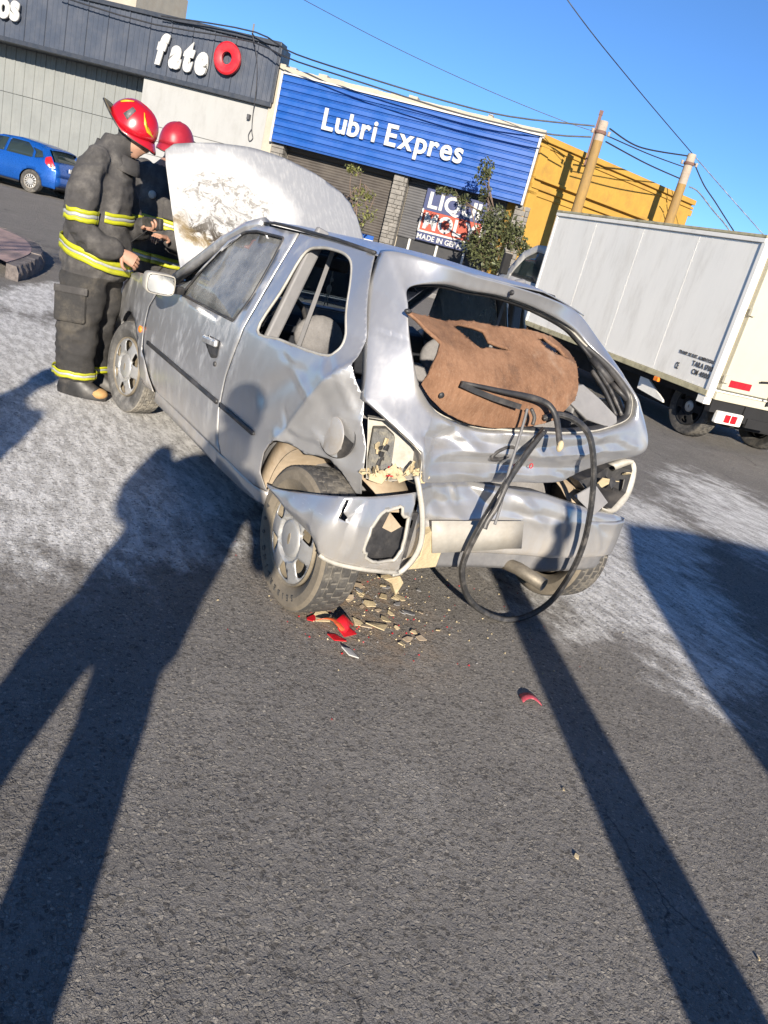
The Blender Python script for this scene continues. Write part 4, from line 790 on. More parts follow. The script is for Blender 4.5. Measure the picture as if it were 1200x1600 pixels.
for side, fn, s in (('L', sideL, 1), ('R', sideR, -1)):
    out = (0, s, 0)
    d = panel('door', DOOR, [DWIN], fn, .05, M['silver'], CAR, out, .006)
    panel('quarter_panel', QUAR, [QWIN], fn, .0105 if s > 0 else .08, M['silver'], CAR, out, .004)
    panel('front_wing', FEND, [], fn, .06, M['silver'], CAR, out, .004)
    panel('sill', [(1.80,.255),(1.80,.312),(.75,.326),(.295,.338),(.30,.275),(.75,.262)], [], lambda x, z, s=s: (x, s*(YL(x, .3)-.004), z), .12, M['silver'], CAR, out, .02)
    fr = [fn(*p) for p in QWIN]; obj('window_seal', MB().tube([(p[0], p[1]-s*.004, p[2]) for p in fr], .0065, 6, closed=True), M['frame'], CAR, smooth=True)
    fr = [fn(*p) for p in DWIN]; obj('window_seal', MB().tube([(p[0], p[1]-s*.002, p[2]) for p in fr], .007, 6, closed=True), M['plastic'], d, smooth=True)
    panel('door_glass', DWIN, [], lambda x, z, fn=fn, s=s: (lambda p: (p[0], p[1]-s*.012, p[2]))(fn(x, z)), .2, M['glass_dusty'] if s > 0 else M['glass_broken'], d, out, .003)
    panel('door_card', [(1.95,.36),(1.95,.84),(.80,.87),(.80,.36)], [], lambda x, z, s=s: (x, s*(YL(x, z)-.06), z), .2, M['dash'], d, out, .01)
    panel('inner_quarter_trim', [(.76,.36),(.76,.88),(.16,.90),(.16,.64),(.3,.5),(.3,.36)], [], lambda x, z, s=s: (x, s*(YL(x, z, .05)-.10), z), .2, M['trimgrey'], CAR, out, .01)
    panel('side_moulding', [(1.965,.532),(1.965,.552),(.840,.556),(.840,.536)], [], lambda x, z, fn=fn, s=s: (lambda p: (p[0], p[1]+s*.010, p[2]))(fn(x, z)), .08, M['plastic'], d, out, .012)
    panel('side_moulding', [(.80,.536),(.80,.556),(.415,.555),(.40,.545),(.415,.537)], [], lambda x, z, fn=fn, s=s: (lambda p: (p[0], p[1]+s*.010, p[2]))(fn(x, z)), .05, M['plastic'], CAR, out, .012)
    # B-pillar trim and belt inside
    obj('pillar_trim', MB().bar((.692, s*.705, .80), (.660, s*.555, 1.37), .060, .03, (1,0,0)), M['trimgrey'], CAR, bevel=.010)
    obj('seat_belt', MB().bar((.76, s*.57, .45), (.650, s*.490, 1.34), .020, .003, (1,0,0)), M['trimgrey'], CAR)
    obj('a_pillar', MB().tube([(1.97, s*.705, .905), (1.75, s*.685, 1.03), (1.50, s*.645, 1.185), (1.32, s*.605, 1.285), (1.20, s*.58, 1.325)], .028, 8), M['silver'], CAR, smooth=True)
    hp = fn(1.05, .772)
    h_ = MB(); h_.obox((1.055, hp[1]+s*.012, .770), (.17, .022, .034), Matrix.Rotation(R(5), 3, 'Y')); obj('door_handle', h_, M['silver'], d, bevel=.010)
    panel('handle_recess', rc([(1.13,.745),(1.13,.785),(.96,.795),(.95,.72),(1.02,.70)], .02), [], lambda x, z, fn=fn, s=s: (lambda p: (p[0], p[1]+s*.002, p[2]))(fn(x, z)), .05, M['plastic'], d, out, .003)
    lk = fn(.955, .690); obj('door_lock', MB().lathe([(0,.006),(.010,.006),(.012,0)], 12, Matrix.Translation((.955, lk[1]+s*.002, .690)) @ Matrix.Rotation(R(-90*s), 4, 'X')), M['plastic'], d)
    rp_ = fn(2.132, .565); obj('side_repeater', MB().sphere((2.145, rp_[1]+s*.003, .575), .020, 12, 8, (1.25,.45,1)), M['orange'], CAR, smooth=True)
    # wing mirror
    mx_ = MB(); rows = []
    for xx, k in ((1.485,.94),(1.50,1),(1.56,.96),(1.62,.72),(1.645,.35)):
        rows.append([(xx+(.0 if s > 0 else 0), s*.925+.072*k*p[0]*s, .925+.050*k*p[1]) for p in sm([(1,.55),(.82,.95),(.3,1.02),(-.7,1.0),(-.97,.72),(-1,-.5),(-.75,-.97),(0,-1.03),(.75,-.95),(1,-.5)], 24)])
    mx_.grid(rows, closed=True); mm = obj('wing_mirror', mx_, M['frame'], d, smooth=True, solid=.004)
    obj('mirror_glass', MB().prism([(s*.925+.062*p[0], .925+.041*p[1]) for p in sm([(1,.55),(.82,.95),(.3,1.02),(-.7,1.0),(-.97,.72),(-1,-.5),(-.75,-.97),(0,-1.03),(.75,-.95),(1,-.5)], 24)], lambda p: (1.496, p[0], p[1]), lambda p: (1.490, p[0], p[1])), M['mirrorglass'], mm)
    obj('mirror_arm', MB().bar((1.60, s*.78, .90), (1.57, s*.88, .905), .06, .04), M['plastic'], mm, bevel=.01)
    # inner wheel arches
    for cx in (0, 2.446):
        am = MB(); rows = []
        for k in range(15):
            a = R(-5+(140 if cx == 0 else 190)*k/14); rows.append([(cx+.335*math.cos(a), s*y, .28+.335*math.sin(a)) for y in (.42, .50, min(.735, YL(.335*math.cos(a), .28+.335*math.sin(a))-.035) if cx == 0 else .735)])
        am.grid(rows); rows = []
        for k in range(15):
            a = R(2+76*k/14); rows.append([(cx+.335*math.cos(a), s*.735, .28+.335*math.sin(a)), (cx+.42*math.cos(a), s*.738, .28+.40*math.sin(a))])
        if cx == 0 and s > 0: am.grid(rows)
        obj('inner_arch', am, M['beige'] if cx == 0 else M['plastic'], CAR, smooth=True, solid=.004)
# fuel flap hanging slightly open
ff = MB(); ff.lathe([(0,.004),(.066,.003),(.070,.001),(.071,-.002),(.066,-.005),(0,-.005)], 36); fo = obj('fuel_flap', ff, M['silver'], CAR, smooth=True, auto=40)
nrm = Vector((-.06,.99,.04)).normalized(); fo.matrix_local = Matrix.Translation((-.050,sideL(-.045,.705)[1]+.012,.705)) @ nrm.to_track_quat('Z', 'Y').to_matrix().to_4x4()
fh = MB(); fh.lathe([(.076,.004),(.080,.001),(.078,-.004),(.05,-.006),(0,-.006)], 30); f2 = obj('fuel_recess', fh, M['plastic'], CAR, smooth=True); f2.matrix_local = Matrix.Translation((-.055,sideL(-.055,.705)[1]+.002,.705)) @ Vector((-.45,.88,.05)).normalized().to_track_quat('Z', 'Y').to_matrix().to_4x4()
# roof
def roofz(x, y):
    k = min(1, abs(y)/.60); return 1.343+.026*(1-k**2.4)-.030*max(0, (x-.95)/.3)**2*.6+.006*nz((x*3, y*3, 0), 1, 3)-.012*max(0, (.12-x)/.1)-.055*max(0, min(1, (-.15-y)/.40))*max(0, min(1, (.55-x)/.42))
ro = [(1.235,0),(1.23,.35),(1.205,.56),(1.10,.592),(.78,.600),(.44,.596),(.145,.592),(.10,.575),(.02,.40),(.02,.2),(.022,.04),(.047,-.20),(.115,-.44),(.17,-.55),(.28,-.595),(.44,-.60),(.78,-.604),(1.10,-.594),(1.205,-.56),(1.23,-.35)]
panel('roof', ro, [], lambda x, y: (x, y, roofz(x, y)), .06, M['silver'], CAR, (0,0,1), .005)
panel('headliner', [(1.2,.5),(.15,.5),(.15,-.5),(1.2,-.5)], [], lambda x, y: (x, y, roofz(x, y)-.035), .1, M['headliner'], CAR, (0,0,1), .01)
for s in (1, -1): obj('drip_rail', MB().tube([(1.21, s*.583, 1.322), (1.05, s*.597, 1.339), (.78, s*.604, 1.346), (.44, s*.600, 1.350 if s > 0 else 1.335), (.15, s*.594, 1.345)][:5 if s > 0 else 4], .007, 6), M['plastic'], CAR, smooth=True)
# tailgate: a bent ring round the empty window
ti, to_ = D['hatch_in'], D['hatch_out']
def cl(pts, t):
    m = len(pts); ext = [pts[-1]]+list(pts)+[pts[0], pts[1], pts[2]]; return cr(ext, 1+t)
segs = [((0,5),(0,5)),((5,10),(5,11)),((10,15),(11,17)),((15,17),(17,21)),((17,21),(21,24))]; pin, pout = [], []
for (a, b), (c_, d) in segs:
    for k in range(60):
        f = k/60; pin.append(cl(ti, a+(b-a)*f)); u_ = c_+(d-c_)*f; i_ = int(u_)
        pout.append(Vector(to_[i_ % 24]).lerp(Vector(to_[(i_+1) % 24]), u_-i_) if 17 <= u_ < 24 else cl(to_, u_))
loops = []
for kk, k in enumerate([0, .02, .05]+[.05+.92*i_/40 for i_ in range(1, 41)]+[.985, 1.0]):
    lp = []
    for p, q_ in zip(pin, pout):
        v = p.lerp(q_, k); low = max(0, min(1, (.95-v.z)/.15)); b = (1-abs(2*min(1, k)-1)**8)*.010
        v = v+Vector((-b, 0, .006*math.sin(math.pi*k)*(v.z > 1.1)))
        if low: # folded lower skin
            v.x += low*tents(v.y, v.z, TF)
            v.x += .03*math.exp(-((v.y-.36)/.10)**2-((v.z-.78)/.07)**2)
        v += Vector((.0015*nz(v*6, 1, 9), 0, 0))
        if k == 0: v += Vector((.022, 0, 0))
        if k == 1.0: v += Vector((.026, 0, 0))
        lp.append(v)
    loops.append(lp)
tg_mb = MB(); tg_mb.grid(loops, closed=True); TG = obj('tailgate', tg_mb, M['silver'], CAR, smooth=True, solid=.004); recalc(TG.data)
obj('window_channel', MB().tube([p+Vector((.006,0,0)) for p in loops[0]], .006, 6, closed=True), M['frame'], TG, smooth=True)
obj('inner_frame', MB().tube([p+Vector((.045,0,0)) for p in loops[1]], .020, 6, closed=True), M['plastic'], TG, smooth=True)
obj('washer_jet', MB().sphere((-.012,.055,1.327), .011, 10, 6, (1,.8,1)), M['plastic'], TG)
e0 = Vector(D['emblem'][0])+Vector((-.004,0,0))
em = [e0+Vector((0, .050*math.cos(a), .021*math.sin(a)+.018*math.cos(a)*-1)) for a in [2*math.pi*k/28 for k in range(28)]]
obj('handle_recess', MB().tube(em, .008, 6, closed=True), M['plastic'], TG, smooth=True)
hr = MB(); hr.add([p+Vector((.004,0,0)) for p in em], [tuple(range(28))]); obj('recess_back', hr, M['darksteel'], TG)
for q_, ch in zip(D['redletters'][:2], 'GO'):
    me = letters(ch, TG, [M['redlens']], 0, .020, 0, .030, 0, ext=.003, bold=.01)[0]
    for v in me.vertices: v.co = Vector((q_[0]-.008+v.co.y*-.5, q_[1]-v.co.x+.01, q_[2]+v.co.z-.01))
# rear bumper
by = [.46-.0111*i_ for i_ in range(102)]+[0]*4
kx = [.46,.36,.2,0,-.2,-.32,-.5,-.65,-.74,-.79]; kf = [-.315,-.262,-.250,-.258,-.285,-.315,-.315,-.305,-.27,-.17]; kz = [.62,.615,.61,.605,.60,.58,.545,.525,.505,.49]
ip = lambda y, ks: float(np.interp(-y, [-a for a in kx], ks))
rows = []
for x, y in [(ip(y, kf), y) for y in by[:-4]]+[(-.287,-.715),(-.25,-.765),(-.18,-.795),(-.06,-.81),(.12,-.812)]:
    zt = ip(y, kz); r = []; sd_ = max(0, min(1, (-.72-y)/.08))
    sec = ((.10,zt-.012),(.03,zt-.004),(.008,zt-.018),(.0,zt-.05),(-.006,.50),(-.004,.46),(-.006,.42),(-.004,.38),(.0,.345),(.006,.332),(.022,.326),(.024,.30),(.026,.265),(.04,.25),(.12,.235)); sec = [(float(np.interp(i_/4, range(15), [q_[0] for q_ in sec])), float(np.interp(i_/4, range(15), [q_[1] for q_ in sec]))) for i_ in range(57)]
    for dx, z in sec:
        z = min(z, zt-.004); dn = 0
        if z > .48 and y < .47: dn += .045*math.exp(-((y-.22)/.16)**2)*min(1, (z-.48)/.05)
        dn += tents(y, z, BF)
        r.append((x+(dx+dn)*(1-sd_), y+(dx*.6)*sd_, z))
    rows.append(r)
bmb = MB(); bmb.grid(rows); BP = obj('rear_bumper', bmb, [M['silver'], M['lip']], CAR, smooth=True, solid=.004)
BP.data.polygons.foreach_set('material_index', [1 if p.center[2] < .326 else 0 for p in BP.data.polygons]); recalc(BP.data)
# torn left corner of the bumper
wt, wb = D['wing_top'], D['wing_bot']
def wing(s, t):
    a, b = cr(wt, s), cr(wb, s); p = a.lerp(b, t); bl_ = math.sin(math.pi*t)*.035*min(1, s/1.5)
    nrm_ = Vector((-.6, .8, 0)) if s > 2.5 else Vector((0, 1, 0)); p += nrm_*bl_
    if s > 3.5: p += Vector((-.02*math.sin(math.pi*t), 0, 0))
    return p+Vector((0,1,0))*(.006*nz((s*2, t*4, 0), 1, 14))
hole = [(a+.05*nz((i_*1.9, 0, 0), 1, 51), b+.035*nz((i_*2.3, 1, 0), 1, 52)) for i_, (a, b) in enumerate(rc([(3.95,.42),(4.15,.18),(4.5,.12),(4.70,.26),(4.90,.24),(4.93,.62),(4.75,.82),(4.3,.86),(4.0,.74)], .10, 3))]
slit = [(3.05,.04),(3.12,.04),(3.16,.22),(3.34,.28),(3.34,.34),(3.10,.30)]
WG = panel('torn_bumper_corner', [(0.02,.35)]+[(s/10, .0) for s in range(2, 51, 2)]+[(5.0,t/8) for t in range(1, 8)]+[(s/10, 1.0) for s in range(50, 1, -2)]+[(0.02,.65)], [hole, slit], wing, (.12,.08), M['silver'], CAR, (-.5,.8,0), .005)
he = [wing(*p) for p in hole]; obj('torn_lip', MB().tube([p+Vector((.006*nz(p*30, 1, 3), .004, .006*nz(p*30, 1, 4))) for p in he], .0065, 6, closed=True), M['frame'], WG, smooth=True)
lip = [wing(s/10, 1.0) for s in range(28, 51, 2)]; obj('lower_lip', MB().tube(lip, .009, 6), M['frame'], WG, smooth=True)
obj('torn_strap', MB().tube(crs([(-.318,.505,.665),(-.345,.485,.60),(-.362,.462,.52),(-.362,.440,.43),(-.350,.440,.36),(-.338,.470,.30),(-.34,.51,.29)], 26), .011, 6, flat=.45), M['frame'], WG, smooth=True)
obj('bumper_void', MB().obox((-.30,.56,.44), (.06,.20,.18)), M['plastic'], CAR)
fs = MB(); fs.prism(D['foam'], lambda p: (p[0]-.006,p[1],p[2]), lambda p: (p[0]+.05,p[1],p[2])); o_ = obj('energy_foam', fs, M['cream'], CAR, bevel=.004); recalc(o_.data)
fs = MB(); fs.prism(D['foam2'], lambda p: (p[0]-.004,p[1],p[2]), lambda p: (p[0]+.03,p[1],p[2])); o_ = obj('energy_foam', fs, M['cream'], CAR, bevel=.003); recalc(o_.data)
fs = MB(); rag = [(-.33,.585,.53),(-.33,.60,.47),(-.335,.56,.455),(-.33,.52,.475),(-.33,.475,.47),(-.33,.475,.50),(-.33,.53,.52),(-.33,.56,.55)]; fs.prism(rag, lambda p: p, lambda p: (p[0]+.03,p[1],p[2])); o_ = obj('energy_foam', fs, M['beige'], CAR); recalc(o_.data)
# number plate, blank where the photograph is masked
pl = D['plate']; pm = MB(); pm.grid([[Vector(pl[0]).lerp(Vector(pl[1]), k/6)+Vector((-.012+.010*nz((k,1,0), .7, 2),0,0)) for k in range(7)], [Vector(pl[3]).lerp(Vector(pl[2]), k/6)+Vector((-.010+.010*nz((k,2,0), .7, 3),0,0)) for k in range(7)]]); obj('number_plate', pm, simple('plate white', (.32,.305,.275), .6, var=.15, scale=9, dirt=(.25,.22,.18), damt=.6), CAR, smooth=True, solid=.003)
# left lamp pocket
la = [Vector(p) for p in D['lampL']]; cen = sum(la, Vector())/len(la); bk = [p+Vector((.085,-.035,0))+(cen-p)*.12 for p in la]
lm = MB(); lm.grid([la, [a.lerp(b, .5) for a, b in zip(la, bk)], bk], closed=True); lm.add(bk, [tuple(range(len(bk)))]); LH = obj('lamp_pocket', lm, M['frame'], CAR, solid=.003)
lb = [Vector(p)+Vector((-.012,.006,0)) for p in D['lampL_box']]; bx_ = MB(); bx_.prism(lb, lambda p: p, lambda p: p+Vector((.04,-.02,0))); o_ = obj('lamp_holder', bx_, M['holder'], LH, bevel=.004); recalc(o_.data)
for k in range(9):
    p = lb[0].lerp(lb[3], rnd.random())*.5+lb[2].lerp(lb[4], rnd.random())*.5+Vector((-.006,0,0)); b_ = MB(); b_.obox(p, (.008, rnd.uniform(.008,.03), rnd.uniform(.006,.03)), Euler((rnd.uniform(-.4,.4),0,.5)).to_matrix()); obj('connector', b_, M['plastic'] if k % 3 else M['cream'], LH)
def shard(p, sz, mat, parent, name='shard', seed=0, flatz=False):
    r_ = random.Random(seed); n = r_.choice((4,5,6)); pts = [(math.cos(2*math.pi*k/n+r_.uniform(-.3,.3))*sz*r_.uniform(.5,1), math.sin(2*math.pi*k/n+r_.uniform(-.3,.3))*sz*r_.uniform(.35,.75)) for k in range(n)]
    E_ = (Euler((r_.uniform(-.25,.25), r_.uniform(-.25,.25), r_.uniform(0,6.3))) if flatz else Euler((r_.uniform(0,3), r_.uniform(0,3), r_.uniform(0,3)))).to_matrix(); p = Vector(p); b_ = MB()
    cur = r_.uniform(.5,3)
    v0 = [p+E_@Vector((a, b, cur*a*a)) for a, b in pts]; v1 = [p+E_@Vector((a, b, cur*a*a+.0035)) for a, b in pts]
    c0, c1 = sum(v0, Vector())/n, sum(v1, Vector())/n
    b_.add(v0+v1+[c0+E_@Vector((0,0,-.002)), c1], [(i, (i+1)%n, 2*n) for i in range(n)]+[((i+1)%n+n, i+n, 2*n+1) for i in range(n)]+[((i+1)%n, i, i+n, (i+1)%n+n) for i in range(n)])
    zmin = min(v[2] for v in b_.v)
    if flatz: b_.v = [(v[0], v[1], v[2]-zmin+.001) for v in b_.v]
    o_ = obj(name, b_, mat, parent); recalc(o_.data); return o_
for k in range(30):
    f = rnd.random(); p = la[6].lerp(la[4], f)+Vector((rnd.uniform(-.005,.03), rnd.uniform(-.02,.02), rnd.uniform(-.012,.035))); shard(p, rnd.uniform(.014,.04), M['redlens'] if k in (3, 9) else M['cream'], LH, 'lens_shard', 40+k)
# right lamp pocket with hanging card
la = [Vector(p) for p in D['lampR']]; cen = sum(la, Vector())/len(la); bk = [p+Vector((.09,.03,0))+(cen-p)*.15 for p in la]
lm = MB(); lm.grid([la, [a.lerp(b, .5) for a, b in zip(la, bk)], bk], closed=True); lm.add(bk, [tuple(range(len(bk)))]); LR = obj('lamp_pocket', lm, M['plastic'], CAR, solid=.003)
cc = D['lampR_card']; cm = MB(); cm.prism([Vector(p) for p in cc], lambda p: p, lambda p: p+Vector((.006,0,0))); o_ = obj('loose_lamp_board', cm, M['trimgrey'], LR); recalc(o_.data)
for k in range(8): p = cen+Vector((rnd.uniform(0,.05), rnd.uniform(-.12,.12), rnd.uniform(-.07,.06))); shard(p, rnd.uniform(.02,.05), M['plastic'] if k % 2 else M['cream'], LR, 'lens_shard', 70+k)
rw = crs([la[2], la[3], la[4], la[5], la[6], la[7]], 20); obj('lamp_rim', MB().grid([[p+Vector((.02,.01,0)) for p in rw], [p+Vector((-.014,-.004,0)) for p in rw], [p+Vector((-.010,-.022,-.012)) for p in rw], [p+Vector((.02,-.045,-.030)) for p in rw], [p+Vector((.09,-.055,-.04)) for p in rw]]), M['frame'], LR, smooth=True, solid=.004)
# exhaust
ex = MB(); ex.tube([(-.10,-.12,.25),(-.30,-.16,.275),(-.42,-.20,.262)], .028, 14, caps=False); obj('exhaust_pipe', ex, simple('exhaust steel', (.17,.15,.12), .6, .5, var=.3, scale=14), CAR, smooth=True, solid=.003)
obj('silencer', MB().sphere((.02,-.15,.23), .1, 18, 10, (1.4,1.8,.75)), M['rimsteel'], CAR, smooth=True)
# hatch details: gas strut, pillar trim, wiper
st_ = D['strut']; obj('gas_strut', MB().tube(st_[:2], .008, 8).tube(st_[1:3], .017, 10).tube(st_[2:], .011, 8), M['plastic'], TG, smooth=True)
s2 = D['strut2']; obj('loose_trim_strip', MB().tube(crs(s2, 10), .016, 6, flat=.6), M['plastic'], CAR, smooth=True); obj('loose_trim_strip', MB().tube([Vector(p)+Vector((.0,-.035,.005)) for p in crs(s2, 10)], .014, 6, flat=.6), M['seal'], CAR, smooth=True)
pt = D['pillar_trim']; pb = MB(); pb.prism([Vector(p)+Vector((-.01,0,0)) for p in pt], lambda p: p, lambda p: p+Vector((.02,0,-.004))); o_ = obj('loose_pillar_trim', pb, M['trimgrey'], CAR, bevel=.006); recalc(o_.data)
wa = crs([Vector(p)+Vector((-.062,.012,.016)) for p in D['wiper_arm']], 30); WI = obj('rear_wiper', MB().tube(wa, [.006+.007*min(1, i/14) for i in range(30)], 8, flat=.8), M['plastic'], CAR, smooth=True)
wb_ = [Vector(p)+Vector((-.060,.012,.006)) for p in D['wiper_blade']]; wbl = MB()
for a, b in zip(wb_, wb_[1:]): wbl.bar(a, b, .006, .020)
obj('wiper_blade', wbl, M['plastic'], WI); obj('wiper_link', MB().tube(crs([Vector(p)+Vector((-.055,.01,0)) for p in D['wiper_link']], 8), .007, 6), M['plastic'], WI, smooth=True)
obj('arm_end', MB().sphere(wa[-1], .016, 10, 8, (.8,.8,1.4)), M['cream'], WI, smooth=True)
# bonnet propped open
def bon(y, t):
    k = 1-(y/.68)**2; x = 1.97+.72*t-.03*k*t; z = .925+.655*t+.085*k*(.25+.75*t)+.012*nz((y*2.5, t*2.5, 0), 1, 21)
    dd_ = math.hypot(y-.36, (t-.52)*.95); z += .018*max(0, 1-dd_/.32)*nz((y*9, t*9, 0), 1, 22)*1.6
    return (x, y, z)
bo = [(.665,0),(.672,.3),(.668,.6),(.664,.84),(.655,.95),(.60,1.0),(.35,1.035),(.12,1.05),(-.12,1.05),(-.35,1.03),(-.55,.985),(-.625,.93),(-.655,.82),(-.668,.6),(-.672,.3),(-.665,0)]
BN = panel('bonnet', bo, [], bon, (.045,.045), M['bonnetpaint'], CAR, (-.6,0,.6), .012)
obj('bonnet_frame', MB().tube([Vector(bon(p[0]*.93, p[1]*.95+.01))+Vector((.03,0,-.03)) for p in bo], .022, 6), M['silver'], BN)
obj('prop_rod', MB().tube([(2.95,.30,.72),(2.62,.33,1.42)], .006, 6), M['darksteel'], BN)
# windscreen, scuttle, cabin
ws = MB(); rows = []
for k in range(7):
    f = k/6; x, z, hw = 1.96-.74*f, .915+.405*f+.02*math.sin(math.pi*f), .69-.12*f; rows.append([(x+.05*(1-(2*j/8-1)**2), hw*(1-2*j/8), z) for j in range(9)])
ws.grid(rows); obj('windscreen', ws, M['glass'], CAR, smooth=True, solid=.004)
obj('scuttle', MB().box(1.93,2.10,-.68,.68,.84,.905), M['plastic'], CAR, bevel=.02)
for y0 in (.45,-.10): obj('front_wiper', MB().tube([(2.0,y0,.935),(1.96,y0-.2,.97),(1.93,y0-.42,.985)], .008, 6), M['plastic'], CAR)
bobj('floor_pan', (-.05,2.9,-.58,.58,.20,.30), M['darksteel'], CAR); bobj('engine_bay', (2.10,2.95,-.55,.55,.30,.66), M['darksteel'], CAR); bobj('battery', (2.35,2.6,.15,.42,.66,.80), M['plastic'], CAR, bevel=.01); bobj('engine_block', (2.4,2.85,-.4,.1,.66,.78), M['rimsteel'], CAR, bevel=.03)
dm = MB(); pr = [(1.94,.90),(1.62,.935),(1.50,.90),(1.46,.80),(1.52,.60),(1.94,.55)]; dm.prism(pr, lambda p: (p[0],-.70,p[1]), lambda p: (p[0],.70,p[1])); DS = obj('dashboard', dm, M['dash'], CAR, bevel=.03)
for y0 in (-.45,.0,.1): bobj('air_vent', (1.455,1.47,y0-.045,y0+.045,.80,.86), M['plastic'], DS, bevel=.005)
swp = [(1.36+.07*math.cos(a)*-.45, .36+.18*math.sin(a), .84+.17*math.cos(a)) for a in [2*math.pi*k/28 for k in range(28)]]
SW = obj('steering_wheel', MB().tube(swp, .014, 8, closed=True), M['plastic'], CAR, smooth=True); obj('steering_hub', MB().sphere((1.37,.36,.84), .06, 12, 8, (.5,1,.9)), M['dash'], SW, smooth=True); obj('steering_spoke', MB().bar((1.37,.20,.84),(1.37,.52,.84),.02,.03), M['dash'], SW)
for y0 in (.36,-.36):
    SE = empty('front_seat'); SE.parent = CAR
    sb_ = MB(); rows = []
    for k in range(9):
        f = k/8; z = .42+.43*f; x = 1.0-.13*f; hw = .235-.06*max(0, f-.55)**1*2; th = .06+.02*math.sin(math.pi*f)
        if k == 8: th *= .35; hw *= .9
        rows.append([(x+th*math.cos(a)*(.75 if math.cos(a) > 0 else 1), y0+hw*math.sin(a)*(1 if abs(math.sin(a)) < .9 else .97), z) for a in [2*math.pi*j/20 for j in range(20)]])
    sb_.grid(rows, closed=True); sb_.add(rows[-1], [tuple(range(20))]); obj('backrest', sb_, M['seat'], SE, smooth=True)
    sc_ = MB(); sc_.obox((1.20,y0,.40), (.50,.46,.16), Matrix.Rotation(R(-8), 3, 'Y')); obj('cushion', sc_, M['seat'], SE, bevel=.05)
    obj('headrest', MB().sphere((.865,y0,.90), .105, 14, 10, (.5,1.2,.95)), M['seat'], SE, smooth=True); obj('headrest_post', MB().tube([(.87,y0-.05,.82),(.865,y0-.05,.90)], .006, 6).tube([(.87,y0+.05,.82),(.865,y0+.05,.90)], .006, 6), M['darksteel'], SE)
rs = MB(); rs.obox((.12,0,.66), (.10,1.16,.44), Matrix.Rotation(R(14), 3, 'Y')); obj('rear_bench_back', rs, M['seat'], CAR, bevel=.04); rs = MB(); rs.obox((.38,0,.42), (.46,1.16,.15)); obj('rear_bench_cushion', rs, M['seat'], CAR, bevel=.04)
rv = MB(); rv.obox((1.37,.125,1.205), (.03,.235,.070), Euler((0,0,R(-8))).to_matrix()); RV = obj('rear_view_mirror', rv, M['plastic'], CAR, bevel=.014); obj('mirror_stalk', MB().tube([(1.37,.10,1.235),(1.33,.06,1.30)], .008, 6), M['plastic'], RV)
hg = MB(); hg.tube([(1.36,.09,1.17),(1.36,.09,1.09)], .003, 5); hg.sphere((1.36,.09,1.075), .014, 8, 6, (1,1,1.8)); hg.sphere((1.36,.085,1.125), .010, 8, 6); hg.tube([(1.36,.095,1.05),(1.36,.10,.985)], .003, 5).tube([(1.36,.088,1.05),(1.36,.08,.99)], .003, 5); obj('hanging_charm', hg, M['frame'], RV, smooth=True)
# front end
fb = MB(); rows = []
for k in range(13):
    y = -.74+1.48*k/12; x = 3.12-.20*(abs(y)/.74)**3; rows.append([(x-.10,y,.22),(x,y,.26),(x+.02,y,.40),(x,y,.52),(x-.06,y,.55)])
fb.grid(rows); obj('front_bumper', fb, M['silver'], CAR, smooth=True, solid=.006)
for s in (1,-1): obj('headlight', MB().sphere((2.98,s*.52,.63), .11, 14, 8, (.7,1.4,.75)), M['glassdark'], CAR, smooth=True)
bobj('front_panel', (2.92,3.0,-.42,.42,.52,.70), M['plastic'], CAR, bevel=.02)
# wheels
wheel(CAR, (-.02,.695,.28), 0); wheel(CAR, (.0,-.655,.28), math.pi); wheel(CAR, (2.446,.695,.28), R(9), dusty=True, Rr=.28); wheel(CAR, (2.446,-.685,.28), math.pi+R(9), dusty=True)
tl_ = MB()
def arc_text(s_, wheel_loc, r0, a0, a1, size):
    n = len(s_); parts = []
    for i, ch in enumerate(s_):
        cu = bpy.data.curves.new('t', 'FONT'); cu.body = ch; cu.size = size; cu.extrude = .0015; cu.offset = .001; cu.align_x = 'CENTER'; cu.resolution_u = 3
        to = bpy.data.objects.new('t', cu); me = bpy.data.meshes.new_from_object(to); bpy.data.objects.remove(to); bpy.data.curves.remove(cu)
        a = a0+(a1-a0)*i/max(1, n-1); ca, sa = math.cos(a), math.sin(a)
        for v in me.vertices:
            rr = r0+v.co.y; tx = -v.co.x   # tangent
            x = ca*rr+sa*tx; z = sa*rr-ca*tx; yb = .0835-.11*max(0, (rr-.24))*1.0
            v.co = Vector((wheel_loc[0]+x, wheel_loc[1]+yb+.001+v.co.z, wheel_loc[2]+z))
        tl_.add([v.co.copy() for v in me.vertices], [tuple(p.vertices) for p in me.polygons]); bpy.data.meshes.remove(me)
arc_text('SEIBERLING', (-.02,.695,.28), .215, R(238), R(325), .030); arc_text('400', (-.02,.695,.28), .215, R(10), R(-18), .028)
obj('sidewall_lettering', tl_, M['rubber'], CAR)['kind'] = 'stuff'

# ------------------------------------------------------------------ loose things hanging from the wreck
def felt():
    t = NT('brown felt board'); v = t.vec('Object', (1, 1.0, .22)); a = t.noise(5, 6, .7); fb_ = t.noise(60, 6, .75, v); hair = t.noise(150, 4, .75, t.vec('Object', (1, 1.2, .5), (R(8), 0, 0)))
    c_ = t.ramp(t.math('ADD', t.math('MULTIPLY', a, .6), t.math('MULTIPLY', fb_, .4)), .34, .66, (.115,.060,.036), (.255,.145,.090)); c_ = t.mix(t.mapr(hair, .52, .70, 0, .35), c_, (.30,.215,.155)); c_ = t.mix(t.mapr(t.noise(6, 8, .75), .52, .68, 0, .65), c_, (.085,.052,.038)); c_ = t.mix(t.mapr(t.noise(3.5, 8, .7, t.vec('Object', (1,1,1), (0,0,0), (4,4,4))), .54, .70, 0, .6), c_, (.30,.225,.17))
    t.set(Base_Color=c_, Roughness=.98, Specular_IOR_Level=.1); t.bump(t.math('ADD', hair, fb_), .35, .005); return t.m
M['felt'] = felt()
